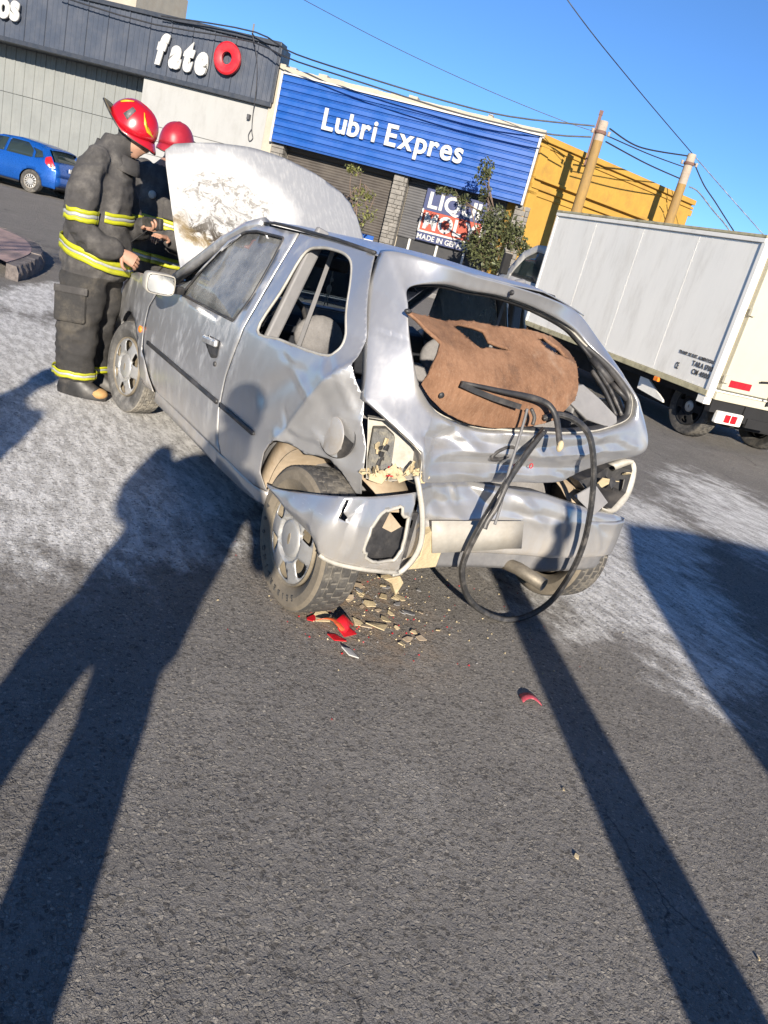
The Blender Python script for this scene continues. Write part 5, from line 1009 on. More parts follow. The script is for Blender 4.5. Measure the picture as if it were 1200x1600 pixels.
rws = [D['shelf_top'], D['shelf_fold'], D['shelf_mid'], D['shelf_bot']]
def shelf(s, t):
    cols = [cr(r, s)+Vector((-.022,0,0))*(1 if i else .3) for i, r in enumerate(rws)]; p = cols[0].lerp(cols[1], t) if t < 1 else cr(cols[1:], t-1)
    return p+Vector((-.020*math.sin(math.pi*max(0, min(1, (t-1)/2)))*math.sin(math.pi*max(.02, min(.98, s/6)))**.5+.004*nz((s*1.4, t*2, 0), 1, 31), 0, .003*nz((s*2.5, t*3, 1), 1, 32)))
def jag(a, b, n, amp, sd): return [(a[0]+(b[0]-a[0])*k/n+amp*nz((k*1.7, sd, 0), 1, sd), a[1]+(b[1]-a[1])*k/n+amp*nz((k*1.3, sd, 5), 1, sd+1)) for k in range(n)]
so_ = jag((0.02,.02),(5.98,.02),40,.05,1)+jag((5.98,.02),(5.98,2.95),14,.04,2)+jag((5.98,2.98),(0.02,2.98),40,.03,3)+jag((.02,2.95),(.02,.05),16,.06,4)
h1 = [(1.35,.22),(1.6,.15),(2.1,.22),(2.5,.30),(2.62,.62),(3.2,.78),(3.25,.86),(2.6,.80),(2.3,.92),(2.15,.85),(1.7,.5)]; h2 = [(4.2,.28),(4.5,.2),(5.0,.45),(5.45,.88),(5.3,.95),(4.8,.86),(4.45,.6)]
PS = panel('parcel_shelf', so_, [h1, h2], shelf, (.16,.0909), M['felt'], None, (-.8,0,.5), .012, auto=25)
tag(PS, 'torn brown felt parcel shelf folded out through the empty rear window', 'parcel shelf')
fz = MB(); r_ = random.Random(5)
for lp, n in ((so_, 90), (h1, 40), (h2, 30)):
    for k in range(n):
        i = r_.randrange(len(lp)); a, b = lp[i], lp[(i+1)%len(lp)]; f = r_.random(); p = shelf(max(0, min(6, a[0]+(b[0]-a[0])*f)), max(0, min(3, a[1]+(b[1]-a[1])*f))); d = Vector((r_.gauss(-.3,.6), r_.gauss(0,.7), r_.gauss(.2,.7))).normalized()*r_.uniform(.002,.007)
        fz.tube([p, p+d*.5+Vector((0,0,.002)), p+d], [.0013,.0010,.0004], 3, caps=False)
o_ = obj('frayed_fibres', fz, M['felt'], PS); o_['kind'] = 'stuff'
obj('clip', MB().lathe([(0,.005),(.009,.004),(.011,0)], 16, Matrix.Translation(shelf(.85,2.6)+Vector((-.014,0,0))) @ Matrix.Rotation(R(-90), 4, 'Y')), M['plastic'], PS, smooth=True)
obj('pivot_peg', MB().sphere(shelf(.02,.03), .011, 10, 8, (1,1.4,.8)), M['plastic'], PS, smooth=True)
sl_ = crs([Vector(p)+Vector((-.012,0,.012 if p[2] < .05 else 0)) for p in D['seal_loop']], 120)
o_ = obj('rubber_seal', MB().tube(sl_, .013, 8), M['seal'], smooth=True); tag(o_, 'long black rubber window seal hanging in a loop to the road', 'rubber seal')
obj('seal_lip', MB().tube([p+Vector((-.008,.008,.0)) for p in sl_], .006, 6), M['seal'], o_, smooth=True)
sx = [Vector(p)+Vector((-.055,.01,0)) for p in D['strand']]; o_ = obj('rubber_strip', MB().tube(crs(sx, 30), .0055, 6), M['lip'], smooth=True); tag(o_, 'thin grey strip dangling from wiper over the tailgate', 'rubber strip', 'loose strips over the tailgate')
sx = [Vector(p)+Vector((-.035,.012,0)) for p in D['strand2']]; o_ = obj('rubber_strip', MB().tube(crs(sx, 30), .010, 6, flat=.6), M['seal'], smooth=True); tag(o_, 'broad dark strip slanting down the tailgate to the plate', 'rubber strip', 'loose strips over the tailgate')
# broken pieces on the road
def lens_piece(p, rad, wd, ang, rz, tiltx, mats):
    """curved moulded lens fragment with flutes and one broken edge"""
    b_ = MB(); rows = []; n = 12; r_ = random.Random(int(rz*100))
    for k in range(n+1):
        a = -ang/2+ang*k/n; w2 = wd*(.86+.12*math.sin(k*.55+rz)+r_.uniform(-.03,.03)); rows.append([(rad*math.sin(a)+.0012*(k % 2), -wd/2, rad*math.cos(a)), (rad*math.sin(a), -wd/2+w2*.5, rad*math.cos(a)+.0015*(k % 2)), (rad*math.sin(a)*1.02, -wd/2+w2, rad*math.cos(a)*.99)])
    b_.grid(rows); Mx = Matrix.Rotation(rz, 4, 'Z') @ Matrix.Rotation(tiltx, 4, 'X'); vs = [Mx@Vector(v) for v in b_.v]; zm = min(v.z for v in vs); b_.v = [(v.x+p[0], v.y+p[1], v.z-zm+.004) for v in vs]
    o_ = obj('lens_fragment', b_, mats, smooth=True, solid=.003); o_.data.polygons.foreach_set('material_index', [i_ % 2 if len(mats) > 1 else 0 for i_ in range(len(o_.data.polygons))]); return o_
M['lens_pink'] = simple('pinkish red lens', (.33,.05,.07), .35, var=.2, scale=20)
M['lens_orange'] = simple('faded orange lens', (.42,.085,.03), .3, var=.15)
for k, p in enumerate(D['debris_red']):
    sz = (.066,.075,.055,.036,.055)[k]; o_ = shard(p, sz, M['redlens'], None, 'lens_fragment', 100+k, True) if k > 1 else lens_piece(p, (.075,.05)[k], (.085,.06)[k], (1.5,1.9)[k], (.6,2.2)[k], (.3,-.5)[k], [M['redlens'], M['lens_orange']] if k == 0 else [M['redlens']]); tag(o_, ['largest red lens fragment of the heap beside the rear tyre','upturned red lens fragment right in the heap by the tyre','pointed red lens fragment at the right end of the heap','small red lens fragment left of the heap under the tyre','low red lens fragment at the front of the heap'][k], 'lens fragment', 'red lens fragments by the tyre')
def chiplabel(sz, m_, p):
    where = 'behind the tyre' if p[1] > .47 else ('nearest the camera' if p[0] < -.14 else ('in the middle' if p[1] > .27 else 'at the right'))
    return '%s %s plastic chip %s of the scatter under the bumper' % ('tiny' if sz < .018 else 'small' if sz < .028 else 'larger', {'old plastic foam': 'cream', 'inner arch sealer': 'tan'}.get(m_.name, 'grey'), where)
white = M['whitepaint']; rl = random.Random(11)
for k, p in enumerate(D['debris']):
    sp = {0: (.060, M['cream'], 'pale rounded plastic piece just right of the red fragments'), 1: (.050, M['whitepaint'], 'white triangular plastic piece lying in front of the red heap'), 2: (.025, M['cream'], 'small cream chip right of the broken plastic heap'), 3: (.062, M['redlens'], 'pink red curved lens piece lying alone by the post shadow'), 4: (.060, M['cream'], 'cream plastic piece against the tyre behind the red heap')}
    if k in sp: sz, m_, lb_ = sp[k]; g_ = 'single broken pieces on the road'
    else: sz, m_, lb_, g_ = rl.uniform(.020,.048), rl.choice((M['cream'], M['cream'], M['beige'], M['trimgrey'])), None, 'plastic chips under the bumper'
    if lb_ is None: lb_ = chiplabel(sz, m_, p)
    if k >= 22: sz, m_, lb_, g_ = rl.uniform(.006,.012), M['cream'], 'tiny pale chip lying alone on open asphalt', 'tiny chips on open asphalt'
    o_ = shard(p, sz, m_, None, 'plastic_chip', 200+k, True) if k != 3 else lens_piece(p, .05, .055, 1.5, 1.1, .1, [M['lens_pink']]); tag(o_, lb_, 'plastic chip' if k != 3 else 'lens fragment', g_)
for k in range(34):
    p = (-.05+rl.gauss(0,.13), .33+rl.gauss(0,.13), 0); sz = rl.uniform(.010,.036); m_ = rl.choice((M['cream'], M['beige'], M['cream'], M['trimgrey'])); o_ = shard(p, sz, m_, None, 'plastic_chip', 300+k, True); tag(o_, chiplabel(sz, m_, p), 'plastic chip', 'plastic chips under the bumper')

cr_ = MB(); rl = random.Random(77)
for k in range(420):
    a_, b_ = rl.choice((((-.05,.35),.16), ((-.18,.55),.14), ((-.05,-.05),.35), ((.05,.2),.3))); s_ = rl.uniform(.0015,.006); p = Vector((a_[0]+rl.gauss(0,b_), a_[1]+rl.gauss(0,b_), s_*.4)); E_ = Euler((rl.uniform(0,6), rl.uniform(0,6), rl.uniform(0,6))).to_matrix()
    cr_.add([p+E_@Vector(q_)*s_ for q_ in ((1,0,-.4),(-.5,.8,-.3),(-.5,-.8,-.5),(.1,.1,.8))], [(0,1,2),(0,1,3),(1,2,3),(2,0,3)], rl.choice((0,0,1,2)))
o_ = obj('plastic_crumbs', cr_, [M['cream'], M['trimgrey'], M['redlens']]); tag(o_, 'fine crumbs of broken lamp plastic and dust strewn under the bumper', 'crumbs', None, 'stuff')
# ------------------------------------------------------------------ people
def remeshed(mb, voxel=.016, it=4):
    me = mb.mesh('tmp'); recalc(me); o_ = bpy.data.objects.new('tmp', me); C.objects.link(o_)
    m_ = o_.modifiers.new('r', 'REMESH'); m_.mode = 'VOXEL'; m_.voxel_size = voxel
    s_ = o_.modifiers.new('s', 'SMOOTH'); s_.iterations = it; s_.factor = .5
    dg = bpy.context.evaluated_depsgraph_get(); r = bpy.data.meshes.new_from_object(o_.evaluated_get(dg)); bpy.data.objects.remove(o_); return r
def loft(mb, secs, n=20):
    """secs: (s, d, z, rs, rd) ellipses; s = towards the front of the person, d = towards their left"""
    rows = [[(s+rs*math.cos(2*math.pi*k/n), d+rd*math.sin(2*math.pi*k/n), z) for k in range(n)] for s, d, z, rs, rd in secs]
    b = len(mb.v); mb.grid(rows, closed=True); mb.add(rows[0], [tuple(range(n-1,-1,-1))]); mb.add(rows[-1], [tuple(range(n))])
def limb(mb, pts, rs, n=12):
    P_ = crs(pts, 14); rr = [float(np.interp(i/13*(len(rs)-1), range(len(rs)), rs)) for i in range(14)]
    mb.tube(P_, rr, n)
    for i in (0, 13): mb.sphere(P_[i], rr[i]*.98, 10, 8)
def hand(pos, d, nrm, curl=.6, mirror=1, sc=1.0):
    """palm and five separate bent fingers; d = finger direction, nrm = back of the hand"""
    d = Vector(d).normalized(); nrm = Vector(nrm); nrm = (nrm-d*nrm.dot(d)).normalized(); w_ = d.cross(nrm)*mirror; p = Vector(pos); mb = MB()
    rows = []
    for f, hw, th in ((-.035,.026,.020),(0,.030,.020),(.03,.038,.017),(.06,.042,.015),(.085,.040,.013)):
        rows.append([p+d*f*sc+w_*hw*math.cos(a)*sc+nrm*th*math.sin(a)*sc for a in [2*math.pi*k/12 for k in range(12)]])
    mb.grid(rows, closed=True); mb.add(rows[-1], [tuple(range(12))]); mb.add(rows[0], [tuple(range(11,-1,-1))])
    for k, (off, L) in enumerate(((.030,.070),(.011,.080),(-.009,.075),(-.028,.058))):
        b = p+d*.083*sc+w_*off*sc; dd_ = d.copy(); pts = [b-d*.01]; 
        for j, fr in enumerate((.42,.32,.26)):
            dd_ = (Matrix.Rotation(-curl*(.7+.25*j)*mirror, 3, w_) @ dd_); pts.append(pts[-1]+dd_*L*fr*sc)
        mb.tube(crs(pts, 9), [.0095,.0095,.009,.009,.0085,.0085,.008,.0075,.005], 8)
    b = p+d*.01*sc+w_*.032*sc; t1 = b+(d*.6+w_*.7-nrm*.3).normalized()*.04*sc; t2 = t1+(d*.9+w_*.15-nrm*.5).normalized()*.035*sc; mb.tube(crs([b-w_*.01, t1, t2], 8), [.012,.012,.011,.0105,.010,.009,.008,.005], 8)
    return mb
M['coat'] = simple('worn bunker cloth', (.042,.040,.040), .92, var=.35, scale=5, bump=.35, bscale=140, dirt=(.125,.117,.108), dscale=4.5, damt=.8)
M['trouser'] = simple('sooty bunker trousers', (.024,.023,.023), .9, var=.4, scale=6, bump=.35, bscale=120, dirt=(.085,.075,.06), dscale=4.5, damt=.75)
M['skin'] = simple('skin', (.34,.19,.13), .55, var=.12, scale=14)
M['boot'] = simple('boot rubber', (.015,.015,.016), .5, var=.3, dirt=(.10,.09,.08), dscale=9, damt=.5); M['toecap'] = simple('tan toe cap', (.34,.20,.08), .7, var=.3, scale=12)
M['helmet_red'] = NT('red helmet').set(Base_Color=(.36,.006,.014), Roughness=.25, Coat_Weight=.5, Coat_Roughness=.1).m
M['helmet_dull'] = simple('dull red helmet', (.28,.014,.026), .4, var=.2, scale=6)
M['lime'] = simple('lime reflective tape', (.36,.37,.012), .5, var=.12, scale=25, dirt=(.14,.14,.03), dscale=10, damt=.6); M['reflect'] = simple('silver reflective tape', (.36,.37,.35), .35, .2, var=.15, scale=60)
M['cloth_dark'] = simple('dark cloth', (.03,.035,.05), .9, var=.3); M['denim'] = simple('denim', (.05,.07,.12), .9, var=.3)
def finish(name, me, mats, fn, parent, fold=.010, hands=()):
    for v in me.vertices: pass
    no = [v.normal.copy() for v in me.vertices]
    for v, n_ in zip(me.vertices, no):
        p = v.co; k = fold*(.1 if p.z > 1.46 else 1.25); w_ = nz((p.x*8+p.z*3, p.y*8, p.z*4.5-p.x*3), 1, 41); w2 = nz((p.x*6+p.z*8, p.y*6, p.z*11-p.x*7), 1, 42)
        v.co = p+n_*k*((1-abs(w_)*4)*.55+(1-abs(w2)*3.5)*.5)
    bm = bmesh.new(); bm.from_mesh(me); nb = len(bm.faces)
    for h in hands:
        vs = [bm.verts.new(v) for v in h.v]
        for f in h.f:
            try: bm.faces.new([vs[i] for i in f])
            except ValueError: pass
    bm.to_mesh(me); bm.free()
    o_ = link(name, me, mats, parent, smooth=True)
    me.polygons.foreach_set('material_index', [fn(p.center) if i < nb else 2 for i, p in enumerate(me.polygons)]); return o_
def band(name, secs, parent, mats, th=.004, n=40, a0=0, a1=2*math.pi, stripes=(0,.36,.66,1), slope=0):
    """tape wrapped round a body: secs bottom->top ellipses (s,d,z,rs,rd), lime / silver / lime across its width"""
    mb = MB(); (s0,d0_,z0,r0,q0), (s1,d1_,z1,r1,q1) = secs
    for i in range(len(stripes)-1):
        rows = []
        for f in (stripes[i], stripes[i+1]):
            rows.append([(s0+(s1-s0)*f+(r0+(r1-r0)*f)*math.cos(a), d0_+(d1_-d0_)*f+(q0+(q1-q0)*f)*math.sin(a), z0+(z1-z0)*f+.012*nz((math.cos(a)*3, math.sin(a)*3, 0), 1, 9)-slope*.5*math.cos(a)) for a in [a0+(a1-a0)*k/n for k in range(n+1)]])
        mb.grid(rows, 1 if i % 2 else 0)
    o_ = obj(name, mb, mats, parent, smooth=True, solid=th, off=1); return o_
def helmet(parent, c, tilt, mat, front=0, tail=True, flames=True):
    """c = centre of the shell, tilt about the left-right axis (nose down), built in person space"""
    T = Matrix.Translation(c) @ Matrix.Rotation(front, 4, 'Z') @ Matrix.Rotation(tilt, 4, 'Y'); n = 36
    def dome(a, t): # t 0 rim .. 1 top
        rx, ry, rz_ = (.146 if math.cos(a) > 0 else .150), .118, .138
        k = math.cos(t*math.pi/2); ridge = 1+.03*math.exp(-(math.sin(a)/.18)**2)*(t > .05)
        drop = -.045*max(0, math.sin(a)**2-.2)*(1-t)**2
        return Vector((rx*k**.8*math.cos(a), ry*k**.8*math.sin(a), (rz_*math.sin(t*math.pi/2)+drop)*ridge))
    mb = MB(); mb.grid([[T@dome(2*math.pi*k/n, t/9) for k in range(n)] for t in range(10)], closed=True); HM = obj('helmet', mb, mat, parent, smooth=True, solid=.004)
    br = MB(); rows = []
    for e_ in (0, .35, .7, 1.0):
        row = []
        for k in range(n):
            a = 2*math.pi*k/n; p = dome(a, 0); fr = max(0, math.cos(a)); bk = max(0, -math.cos(a)); ext = .006+.030*fr**3+(.052*bk**2 if tail else .02*bk)
            p = p+Vector((math.cos(a)*ext*e_, math.sin(a)*ext*e_*.8, -.030*e_*fr**2-.012*e_+.030*bk*e_)); row.append(T@p)
        rows.append(row)
    br.grid(rows, closed=True); BR = obj('brim', br, [mat, M['olive']], HM, smooth=True, solid=.005); BR.data.polygons.foreach_set('material_index', [1 if abs(i % n-n/2) < 5 else 0 for i in range(len(BR.data.polygons))])
    obj('brim_edge', MB().tube(rows[-1], .005, 6, closed=True), M['boot'], HM, smooth=True)
    if flames:
        def decal(pts, m_, nm):
            for sgn in (1, -1):
                d_ = MB(); q_ = [(lambda p: T@(p*1.022))(dome(sgn*R(a), t)) for a, t in pts]; cq = (lambda p: T@(p*1.03))(dome(sgn*R(sum(a for a, t in pts)/len(pts)), sum(t for a, t in pts)/len(pts)))
                d_.add(q_+[cq], [(i, (i+1)%len(q_), len(q_)) for i in range(len(q_))]); obj(nm, d_, m_, HM, smooth=True, solid=.002, off=0)
        decal([(72,.62),(66,.50),(58,.34),(44,.20),(30,.16),(20,.14),(34,.24),(50,.34),(60,.46),(68,.60)], M['lime_orange'], 'flame_decal')
        decal([(125,.66),(132,.50),(140,.36),(150,.34),(146,.46),(136,.58),(128,.70)], M['lime_orange'], 'flame_decal')
        decal([(92,.50),(106,.52),(110,.24),(94,.20)], M['helmet_patch'], 'side_patch')
    return HM
M['olive'] = simple('olive neck brim', (.13,.115,.06), .7, var=.3, scale=20)
M['lime_orange'] = simple('yellow decal', (.5,.33,.015), .4, var=.1); M['helmet_patch'] = simple('worn patch', (.10,.10,.10), .5, var=.7, scale=40)
def head(mb, c, yaw_=0, tilt=0):
    """skull with brow, nose, lips, chin and ears; faces +s before yaw/tilt"""
    T = Matrix.Translation(c) @ Matrix.Rotation(yaw_, 4, 'Z') @ Matrix.Rotation(tilt, 4, 'Y'); h = MB()
    h.sphere((-.012,0,.02), .098, 18, 14, (1.0,.80,1.02)); h.sphere((.02,0,-.045), .075, 16, 12, (.95,.80,.95)); h.sphere((.055,0,-.095), .030, 10, 8, (1,1.1,.7))
    h.sphere((.078,0,.018), .024, 10, 8, (.7,2.2,.6)); h.tube([(.080,0,.015),(.098,0,-.015),(.110,0,-.032)], [.010,.013,.014], 8); h.sphere((.100,0,-.040), .014, 8, 6, (.8,1.5,.7)); h.sphere((.084,0,-.066), .016, 10, 6, (.6,1.5,.5))
    for s_ in (1, -1): h.sphere((-.005,s_*.080,-.01), .026, 10, 8, (.6,.4,1.2)); h.sphere((.072,s_*.033,-.022), .018, 8, 6, (.7,1,.8))
    h.tube([(-.02,0,-.06),(-.035,0,-.17)], [.058,.062], 14)
    mb.add([T@Vector(v) for v in h.v], h.f); return T
def eyes(parent, T):
    for s_ in (1, -1):
        obj('eye', MB().sphere(T@Vector((.078,s_*.032,-.004)), .010, 8, 6), M['whitepaint'], parent, smooth=True); obj('brow', MB().tube([T@Vector((.088,s_*.018,.020)), T@Vector((.084,s_*.034,.025)), T@Vector((.072,s_*.050,.020))], .005, 6), M['boot'], parent)
# --- firefighter beside the front wheel
FH = math.atan2(-.854, -.520)                                     # faces the car
F1 = empty('person', (2.765,.862,0), FH, 'firefighter in dark coat with lime bands and red helmet standing by the front wheel', 'person')
b = MB()   # local x = front, local y = left (away from the viewer)
loft(b, [(-.085,0,.74,.175,.20),(-.083,0,.80,.200,.225),(-.078,0,.88,.208,.230),(-.082,0,1.0,.192,.218),(-.092,0,1.15,.176,.208),(-.092,0,1.28,.168,.200),(-.085,0,1.38,.150,.182),(-.070,0,1.45,.112,.14),(-.045,0,1.50,.098,.112),(-.03,0,1.56,.085,.09)])
loft(b, [(-.105,-.10,.84,.135,.115),(-.105,-.105,.62,.134,.115),(-.108,-.11,.45,.124,.108),(-.098,-.115,.28,.118,.104),(-.092,-.115,.10,.114,.10)]); loft(b, [(-.075,.10,.84,.13,.11),(-.06,.11,.55,.125,.11),(-.085,.13,.3,.118,.105),(-.10,.14,.10,.112,.10)])
limb(b, [(-.085,-.175,1.400),(-.118,-.240,1.22),(-.112,-.250,1.03),(-.02,-.245,.955),(.075,-.21,.945)], [.086,.086,.080,.074,.060])
limb(b, [(-.065,.18,1.40),(-.03,.27,1.2),(.03,.24,1.04),(.12,.12,1.06),(.165,.05,1.09)], [.086,.084,.078,.070,.058])
T1 = head(b, (.055,0,1.59), 0, R(24))
me = remeshed(b, .012, 3)
def reg1(p):
    if p[2] > 1.44 and p[0] > .06: return 2
    return 1 if p[2] < .755 else 0
ob = finish('body', me, [M['coat'], M['trouser'], M['skin']], reg1, F1, .011, [hand((.125,-.190,.930), (.85,.25,-.35), (.1,-.9,.4), .75, 1), hand((.195,.005,1.10), (.75,-.55,.05), (.2,.3,-.9), .8, -1)])
eyes(ob, T1)
helmet(F1, (.035,0,1.628), R(26), M['helmet_red'])
cf = MB(); rows = []
for z, s0, rs, rd in ((1.385,-.045,.135,.135),(1.42,-.035,.122,.118),(1.45,-.03,.112,.104),(1.475,-.032,.104,.096)): rows.append([(s0+rs*math.cos(a)+ (.02*math.cos(a) if z < 1.5 else 0), rd*math.sin(a), z-.035*math.cos(a)+.01) for a in [2*math.pi*k/28 for k in range(28)]])
cf.grid(rows, closed=True); obj('collar_flap', cf, M['coat'], F1, smooth=True, solid=.008)
LM = [M['lime'], M['reflect']]
band('lower_band', [(-.078,0,.830,.217,.242),(-.080,0,.905,.216,.240)], F1, LM, stripes=(0,.40,.60,1), slope=.10)
band('back_band', [(-.092,0,1.14,.187,.218),(-.092,0,1.20,.185,.218)], F1, LM, a0=R(75), a1=R(285))
band('arm_band', [(-.113,-.247,1.055,.092,.092),(-.115,-.246,1.125,.094,.094)], F1, LM); band('chest_band', [(-.088,0,1.075,.196,.226),(-.090,0,1.135,.194,.223)], F1, LM, a0=R(-62), a1=R(40)); band('arm_band', [(.01,.250,1.08,.09,.09),(-.005,.258,1.14,.092,.092)], F1, LM)
for d_ in (-.118,.135): band('ankle_band', [(-.092,d_,.122,.132,.117),(-.093,d_,.166,.133,.118)], F1, LM)
pk = MB(); 
for (sx, nm) in ((-.13, 1),): pk.obox((sx,-.218,.565), (.19,.035,.21), Matrix.Rotation(R(-4), 3, 'Y'))
obj('cargo_pocket', pk, M['trouser'], F1, bevel=.02); pk2 = MB(); pk2.obox((-.13,-.236,.655), (.20,.014,.045), Matrix.Rotation(R(-4), 3, 'Y')); obj('pocket_flap', pk2, M['coat'], F1, bevel=.008)
for d_, nm in ((-.12,'boot'),(.14,'boot')):
    dx = 0 if d_ < 0 else .03; bt = MB(); loft(bt, [(-.03+dx,d_,.0,.155,.055),(-.03+dx,d_,.03,.160,.058),(-.045+dx,d_,.065,.140,.058),(-.08+dx,d_,.10,.098,.056),(-.095+dx,d_,.17,.075,.056)]); B_ = obj('boot', bt, M['boot'], F1, smooth=True)
    tc = MB(); tc.sphere((.075+dx,d_,.040), .056, 12, 8, (1.0,.98,.62)); obj('toe_cap', tc, M['toecap'], B_, smooth=True)
rad = MB(); rad.obox((.262,-.045,1.130), (.15,.032,.068), Euler((R(6),R(-6),R(-30))).to_matrix()); RD = obj('handheld_radio', rad, M['boot'], bevel=.008); RD.matrix_world = Matrix.Translation((2.78,.88,0)) @ Matrix.Rotation(FH, 4, 'Z')
tag(RD, 'small dark device held in the firefighter’s left hand', 'radio'); obj('aerial', MB().tube([(.24,-.04,1.09),(.17,-.12,1.0)], .003, 5), M['boot'], RD)
# --- second firefighter behind the raised bonnet
F2 = empty('person', (3.50,.33,0), math.atan2(.55,-.75), 'firefighter in black coat half hidden behind the raised bonnet', 'person')
b = MB()
loft(b, [(-.02,0,.74,.17,.215),(-.02,0,.85,.20,.24),(-.02,0,1.05,.185,.235),(-.02,0,1.25,.175,.235),(-.02,0,1.38,.155,.215),(-.01,0,1.46,.11,.15),(0,0,1.52,.085,.09)])
for s_ in (1,-1):
    loft(b, [(-.02,s_*.11,.84,.13,.12),(-.01,s_*.115,.45,.12,.11),(-.01,s_*.12,.10,.11,.10)])
    limb(b, [(-.02,s_*.22,1.40),(-.04,s_*.29,1.2),(.03,s_*.28,1.02),(.16,s_*.20,1.0),(.24,s_*.13,1.02)], [.095,.09,.082,.072,.06])
T2 = head(b, (.03,0,1.60), 0, R(14)); me = remeshed(b, .018, 3)
ob = finish('body', me, [M['coat'], M['trouser'], M['skin']], lambda p: 2 if p[2] > 1.47 and p[0] > .05 else (1 if p[2] < .755 else 0), F2, .010, [hand((.28,s_*.11,1.02), (.9,-s_*.3,.1), (0,0,1), .6, -s_) for s_ in (1,-1)])
eyes(ob, T2); helmet(F2, (.02,0,1.632), R(10), M['helmet_dull'], 0, True, False)
band('lower_band', [(-.02,0,.82,.21,.25),(-.02,0,.885,.21,.25)], F2, LM); band('chest_band', [(-.02,0,1.06,.20,.245),(-.02,0,1.13,.195,.245)], F2, LM)
for s_ in (1,-1): B_ = MB(); loft(B_, [(.03,s_*.12,0,.15,.055),(.03,s_*.12,.05,.14,.055),(-.01,s_*.12,.12,.10,.06)]); obj('boot', B_, M['boot'], F2, smooth=True)
cl_ = MB(); cl_.lathe([(0,.008),(.022,.006),(.028,0)], 16, Matrix.Translation((.175,-.06,1.27)) @ Matrix.Rotation(R(90), 4, 'Y')); obj('clip_ring', cl_, M['reflect'], F2); obj('chest_pocket', MB().obox((.18,.09,1.20), (.03,.12,.13)), M['coat'], F2, bevel=.012)

# ------------------------------------------------------------------ what stands behind the photographer and throws the long shadows
def sunpos(a, s): return (.891*a+.454*s, -.454*a+.891*s, 0)
SA = SUN_AZ
def bystander(label, loc, rz, legs, lean, arms, hs_=1.0):
    e_ = empty('person', loc, rz, label, 'person'); b = MB()
    sh = lambda z: lean*max(0, z-.85)**1.3
    loft(b, [(0,sh(.80)-.02,.80,.14,.20),(0,sh(.95)-.035,.95,.15,.205),(0,sh(1.15)-.04,1.15,.15,.225),(0,sh(1.3),1.3,.13,.235),(0,sh(1.40),1.40,.10,.20),(0,sh(1.46),1.46,.065,.08),(0,sh(1.55),1.55,.06,.06)])
    for s_, dd_ in zip((1,-1), legs): loft(b, [(0,s_*.09,.86,.10,.095),(0,s_*.09+dd_*.45,.48,.075,.078),(0,s_*.09+dd_,.08,.058,.058)])
    for pts in arms: limb(b, pts, [.065,.055,.05,.042,.035])
    T = head(b, (.03,sh(1.62)*1.25,1.63), 0, R(10)); me = remeshed(b, .018, 3)
    e_.scale = (hs_,)*3
    o_ = finish('body', me, [M['cloth_dark'], M['denim'], M['skin']], lambda p: 2 if p[2] > 1.47 else (1 if p[2] < .86 else 0), e_, .006, [hand(pts[-1], Vector(pts[-1])-Vector(pts[-2]), (0,0,1), .7, 1) for pts in arms]); eyes(o_, T)
    hc = MB(); Tc = T; hc.sphere((0,0,0), 1, 18, 10); hc.v = [tuple(Tc@Vector((-.018+.108*v[0], .088*v[1], .045+.088*max(-.15, v[2])))) for v in hc.v]; obj('hair', hc, M['boot'], e_, smooth=True)
    for s_, dd_ in zip((1,-1), legs): B_ = MB(); loft(B_, [(.05,s_*.09+dd_,0,.135,.05),(.05,s_*.09+dd_,.04,.13,.05),(0,s_*.09+dd_,.10,.07,.05)]); obj('shoe', B_, M['boot'], e_, smooth=True)
    return e_
bystander('photographer in dark jacket and jeans standing astride behind the camera', sunpos(-3.62,1.21), SA, (.16,-.10), -.26, [[(0,.18,1.37),(-.02,.20,1.20),(.05,.14,1.12),(.14,.02,1.18)], [(0,-.30,1.36),(-.05,-.42,1.15),(.0,-.42,1.06),(.10,-.36,1.18)]], 1.06)
bystander('bystander in dark clothes standing left of the photographer', sunpos(-3.15,2.36), SA, (.05,-.05), 0, [[(0,.20,1.37),(0,.27,1.12),(.02,.27,.95),(.05,.26,.80)], [(0,-.20,1.37),(0,-.27,1.12),(.02,-.27,.95),(.05,-.26,.80)]])
po = empty('concrete_post', sunpos(-4.2,-.43), 0, 'tapered concrete post with narrow neck and knob behind the camera', 'post')
obj('shaft', MB().lathe([(.132,0),(.124,.2),(.108,.7),(.076,1.35),(.070,1.55),(.035,1.62),(.030,1.68)], 24), M['polegrey'], po, smooth=True); obj('knob', MB().sphere((0,0,1.72), .055, 14, 10, (1,1,.85)), M['polegrey'], po, smooth=True); obj('neck', MB().lathe([(.03,1.66),(.024,1.74),(.024,1.80),(.04,1.83),(.0,1.86)], 14), M['polegrey'], po, smooth=True)
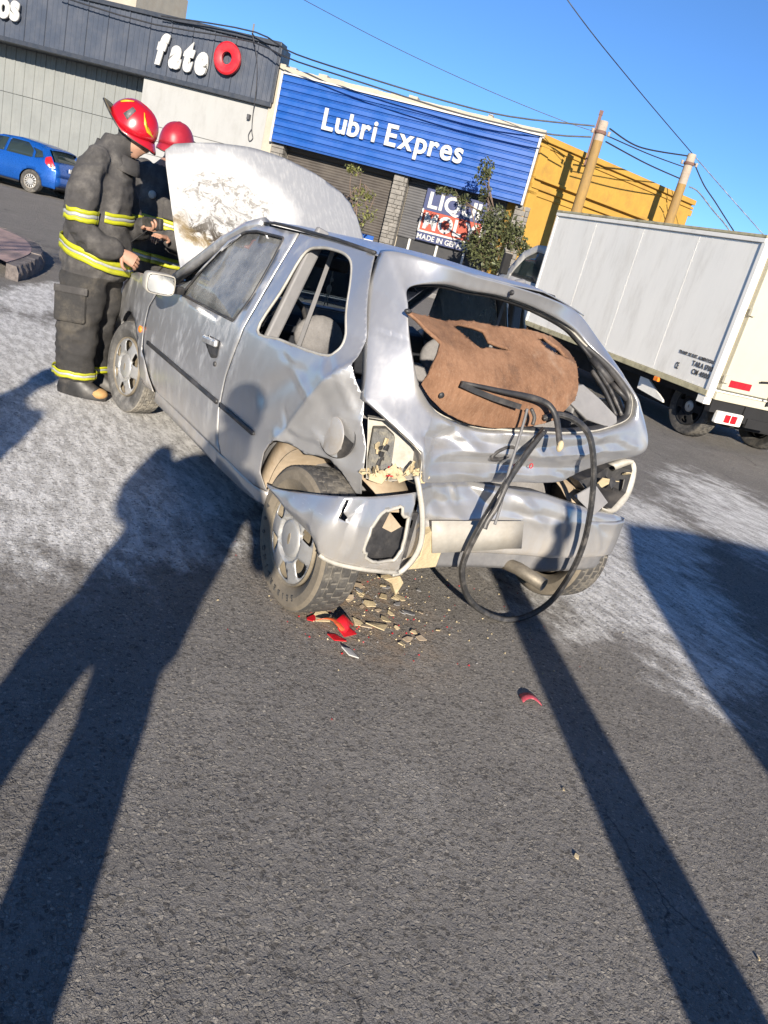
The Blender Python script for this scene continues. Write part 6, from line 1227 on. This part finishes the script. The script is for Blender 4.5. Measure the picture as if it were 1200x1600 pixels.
# van
vx, vy, _ = sunpos(-5.0,0); VN = empty('parked_van', (vx,vy,0), SA, 'white panel van parked behind the camera on the right', 'van')
prof = [(-1.02,.28),(-1.05,.9),(-1.09,1.2),(-1.14,1.45),(-1.34,1.86),(-1.62,2.12),(-2.1,2.16),(-3.6,2.14),(-5.2,2.1),(-5.3,.3)]
vb = MB(); vb.prism(prof, lambda p: (-1.75,p[0],p[1]), lambda p: (-.02,p[0],p[1])); o_ = obj('body', vb, M['whitecar'], VN, bevel=.06); recalc(o_.data)
for x, nm in ((-.012,1),(-1.758,-1)):
    g_ = MB(); g_.prism([(-1.25,1.30),(-1.52,1.72),(-1.85,1.90),(-2.2,1.90),(-2.2,1.30)], lambda p: (x,p[0],p[1]), lambda p: (x+.004*nm,p[0],p[1])); o_ = obj('side_window', g_, M['glassdark'], VN); recalc(o_.data)
    for y in (-1.75,-4.5): wheel(VN, (x-nm*.10, y, .34), math.pi/2*(-1 if nm > 0 else 1), Rr=.34, W=.2, lug=True)
# street tree out of frame on the left
lt = empty('street_tree', (*sunpos(-2.2,4.95)[:2],0), 0, 'bare-branched street tree on the near kerb left of the wreck', 'tree', 'kerbside trees'); tb_ = MB(); lf = MB(); r_ = random.Random(21)
tb_.tube(crs([(0,0,0),(.05,.02,1.0),(-.04,.05,2.0),(.05,0,2.8)], 12), [.13-.006*i for i in range(12)], 8)
for k in range(22):
    a = r_.uniform(0,6.3); z0 = r_.uniform(1.9,2.8); L = r_.uniform(.7,1.7); e0_ = Vector((math.cos(a)*L*.8, math.sin(a)*L*.8, z0+L*.8)); tb_.tube(crs([(0,0,z0),(e0_.x*.4,e0_.y*.4,z0+L*.25),e0_], 8), [.035,.03,.026,.02,.016,.012,.008,.004], 5)
    for j in range(26):
        p = e0_+Vector((r_.gauss(0,.22), r_.gauss(0,.22), r_.gauss(0,.2))); E_ = Euler((r_.uniform(-1,1), r_.uniform(-1,1), r_.uniform(0,6))).to_matrix(); lf.add([p+E_@Vector(x)*.09 for x in ((-.5,0,0),(0,.3,0),(.5,0,0),(0,-.3,0))], [(0,1,2,3)])
obj('trunk', tb_, M['bark'], lt, smooth=True); obj('crown', lf, M['leaf'], lt)
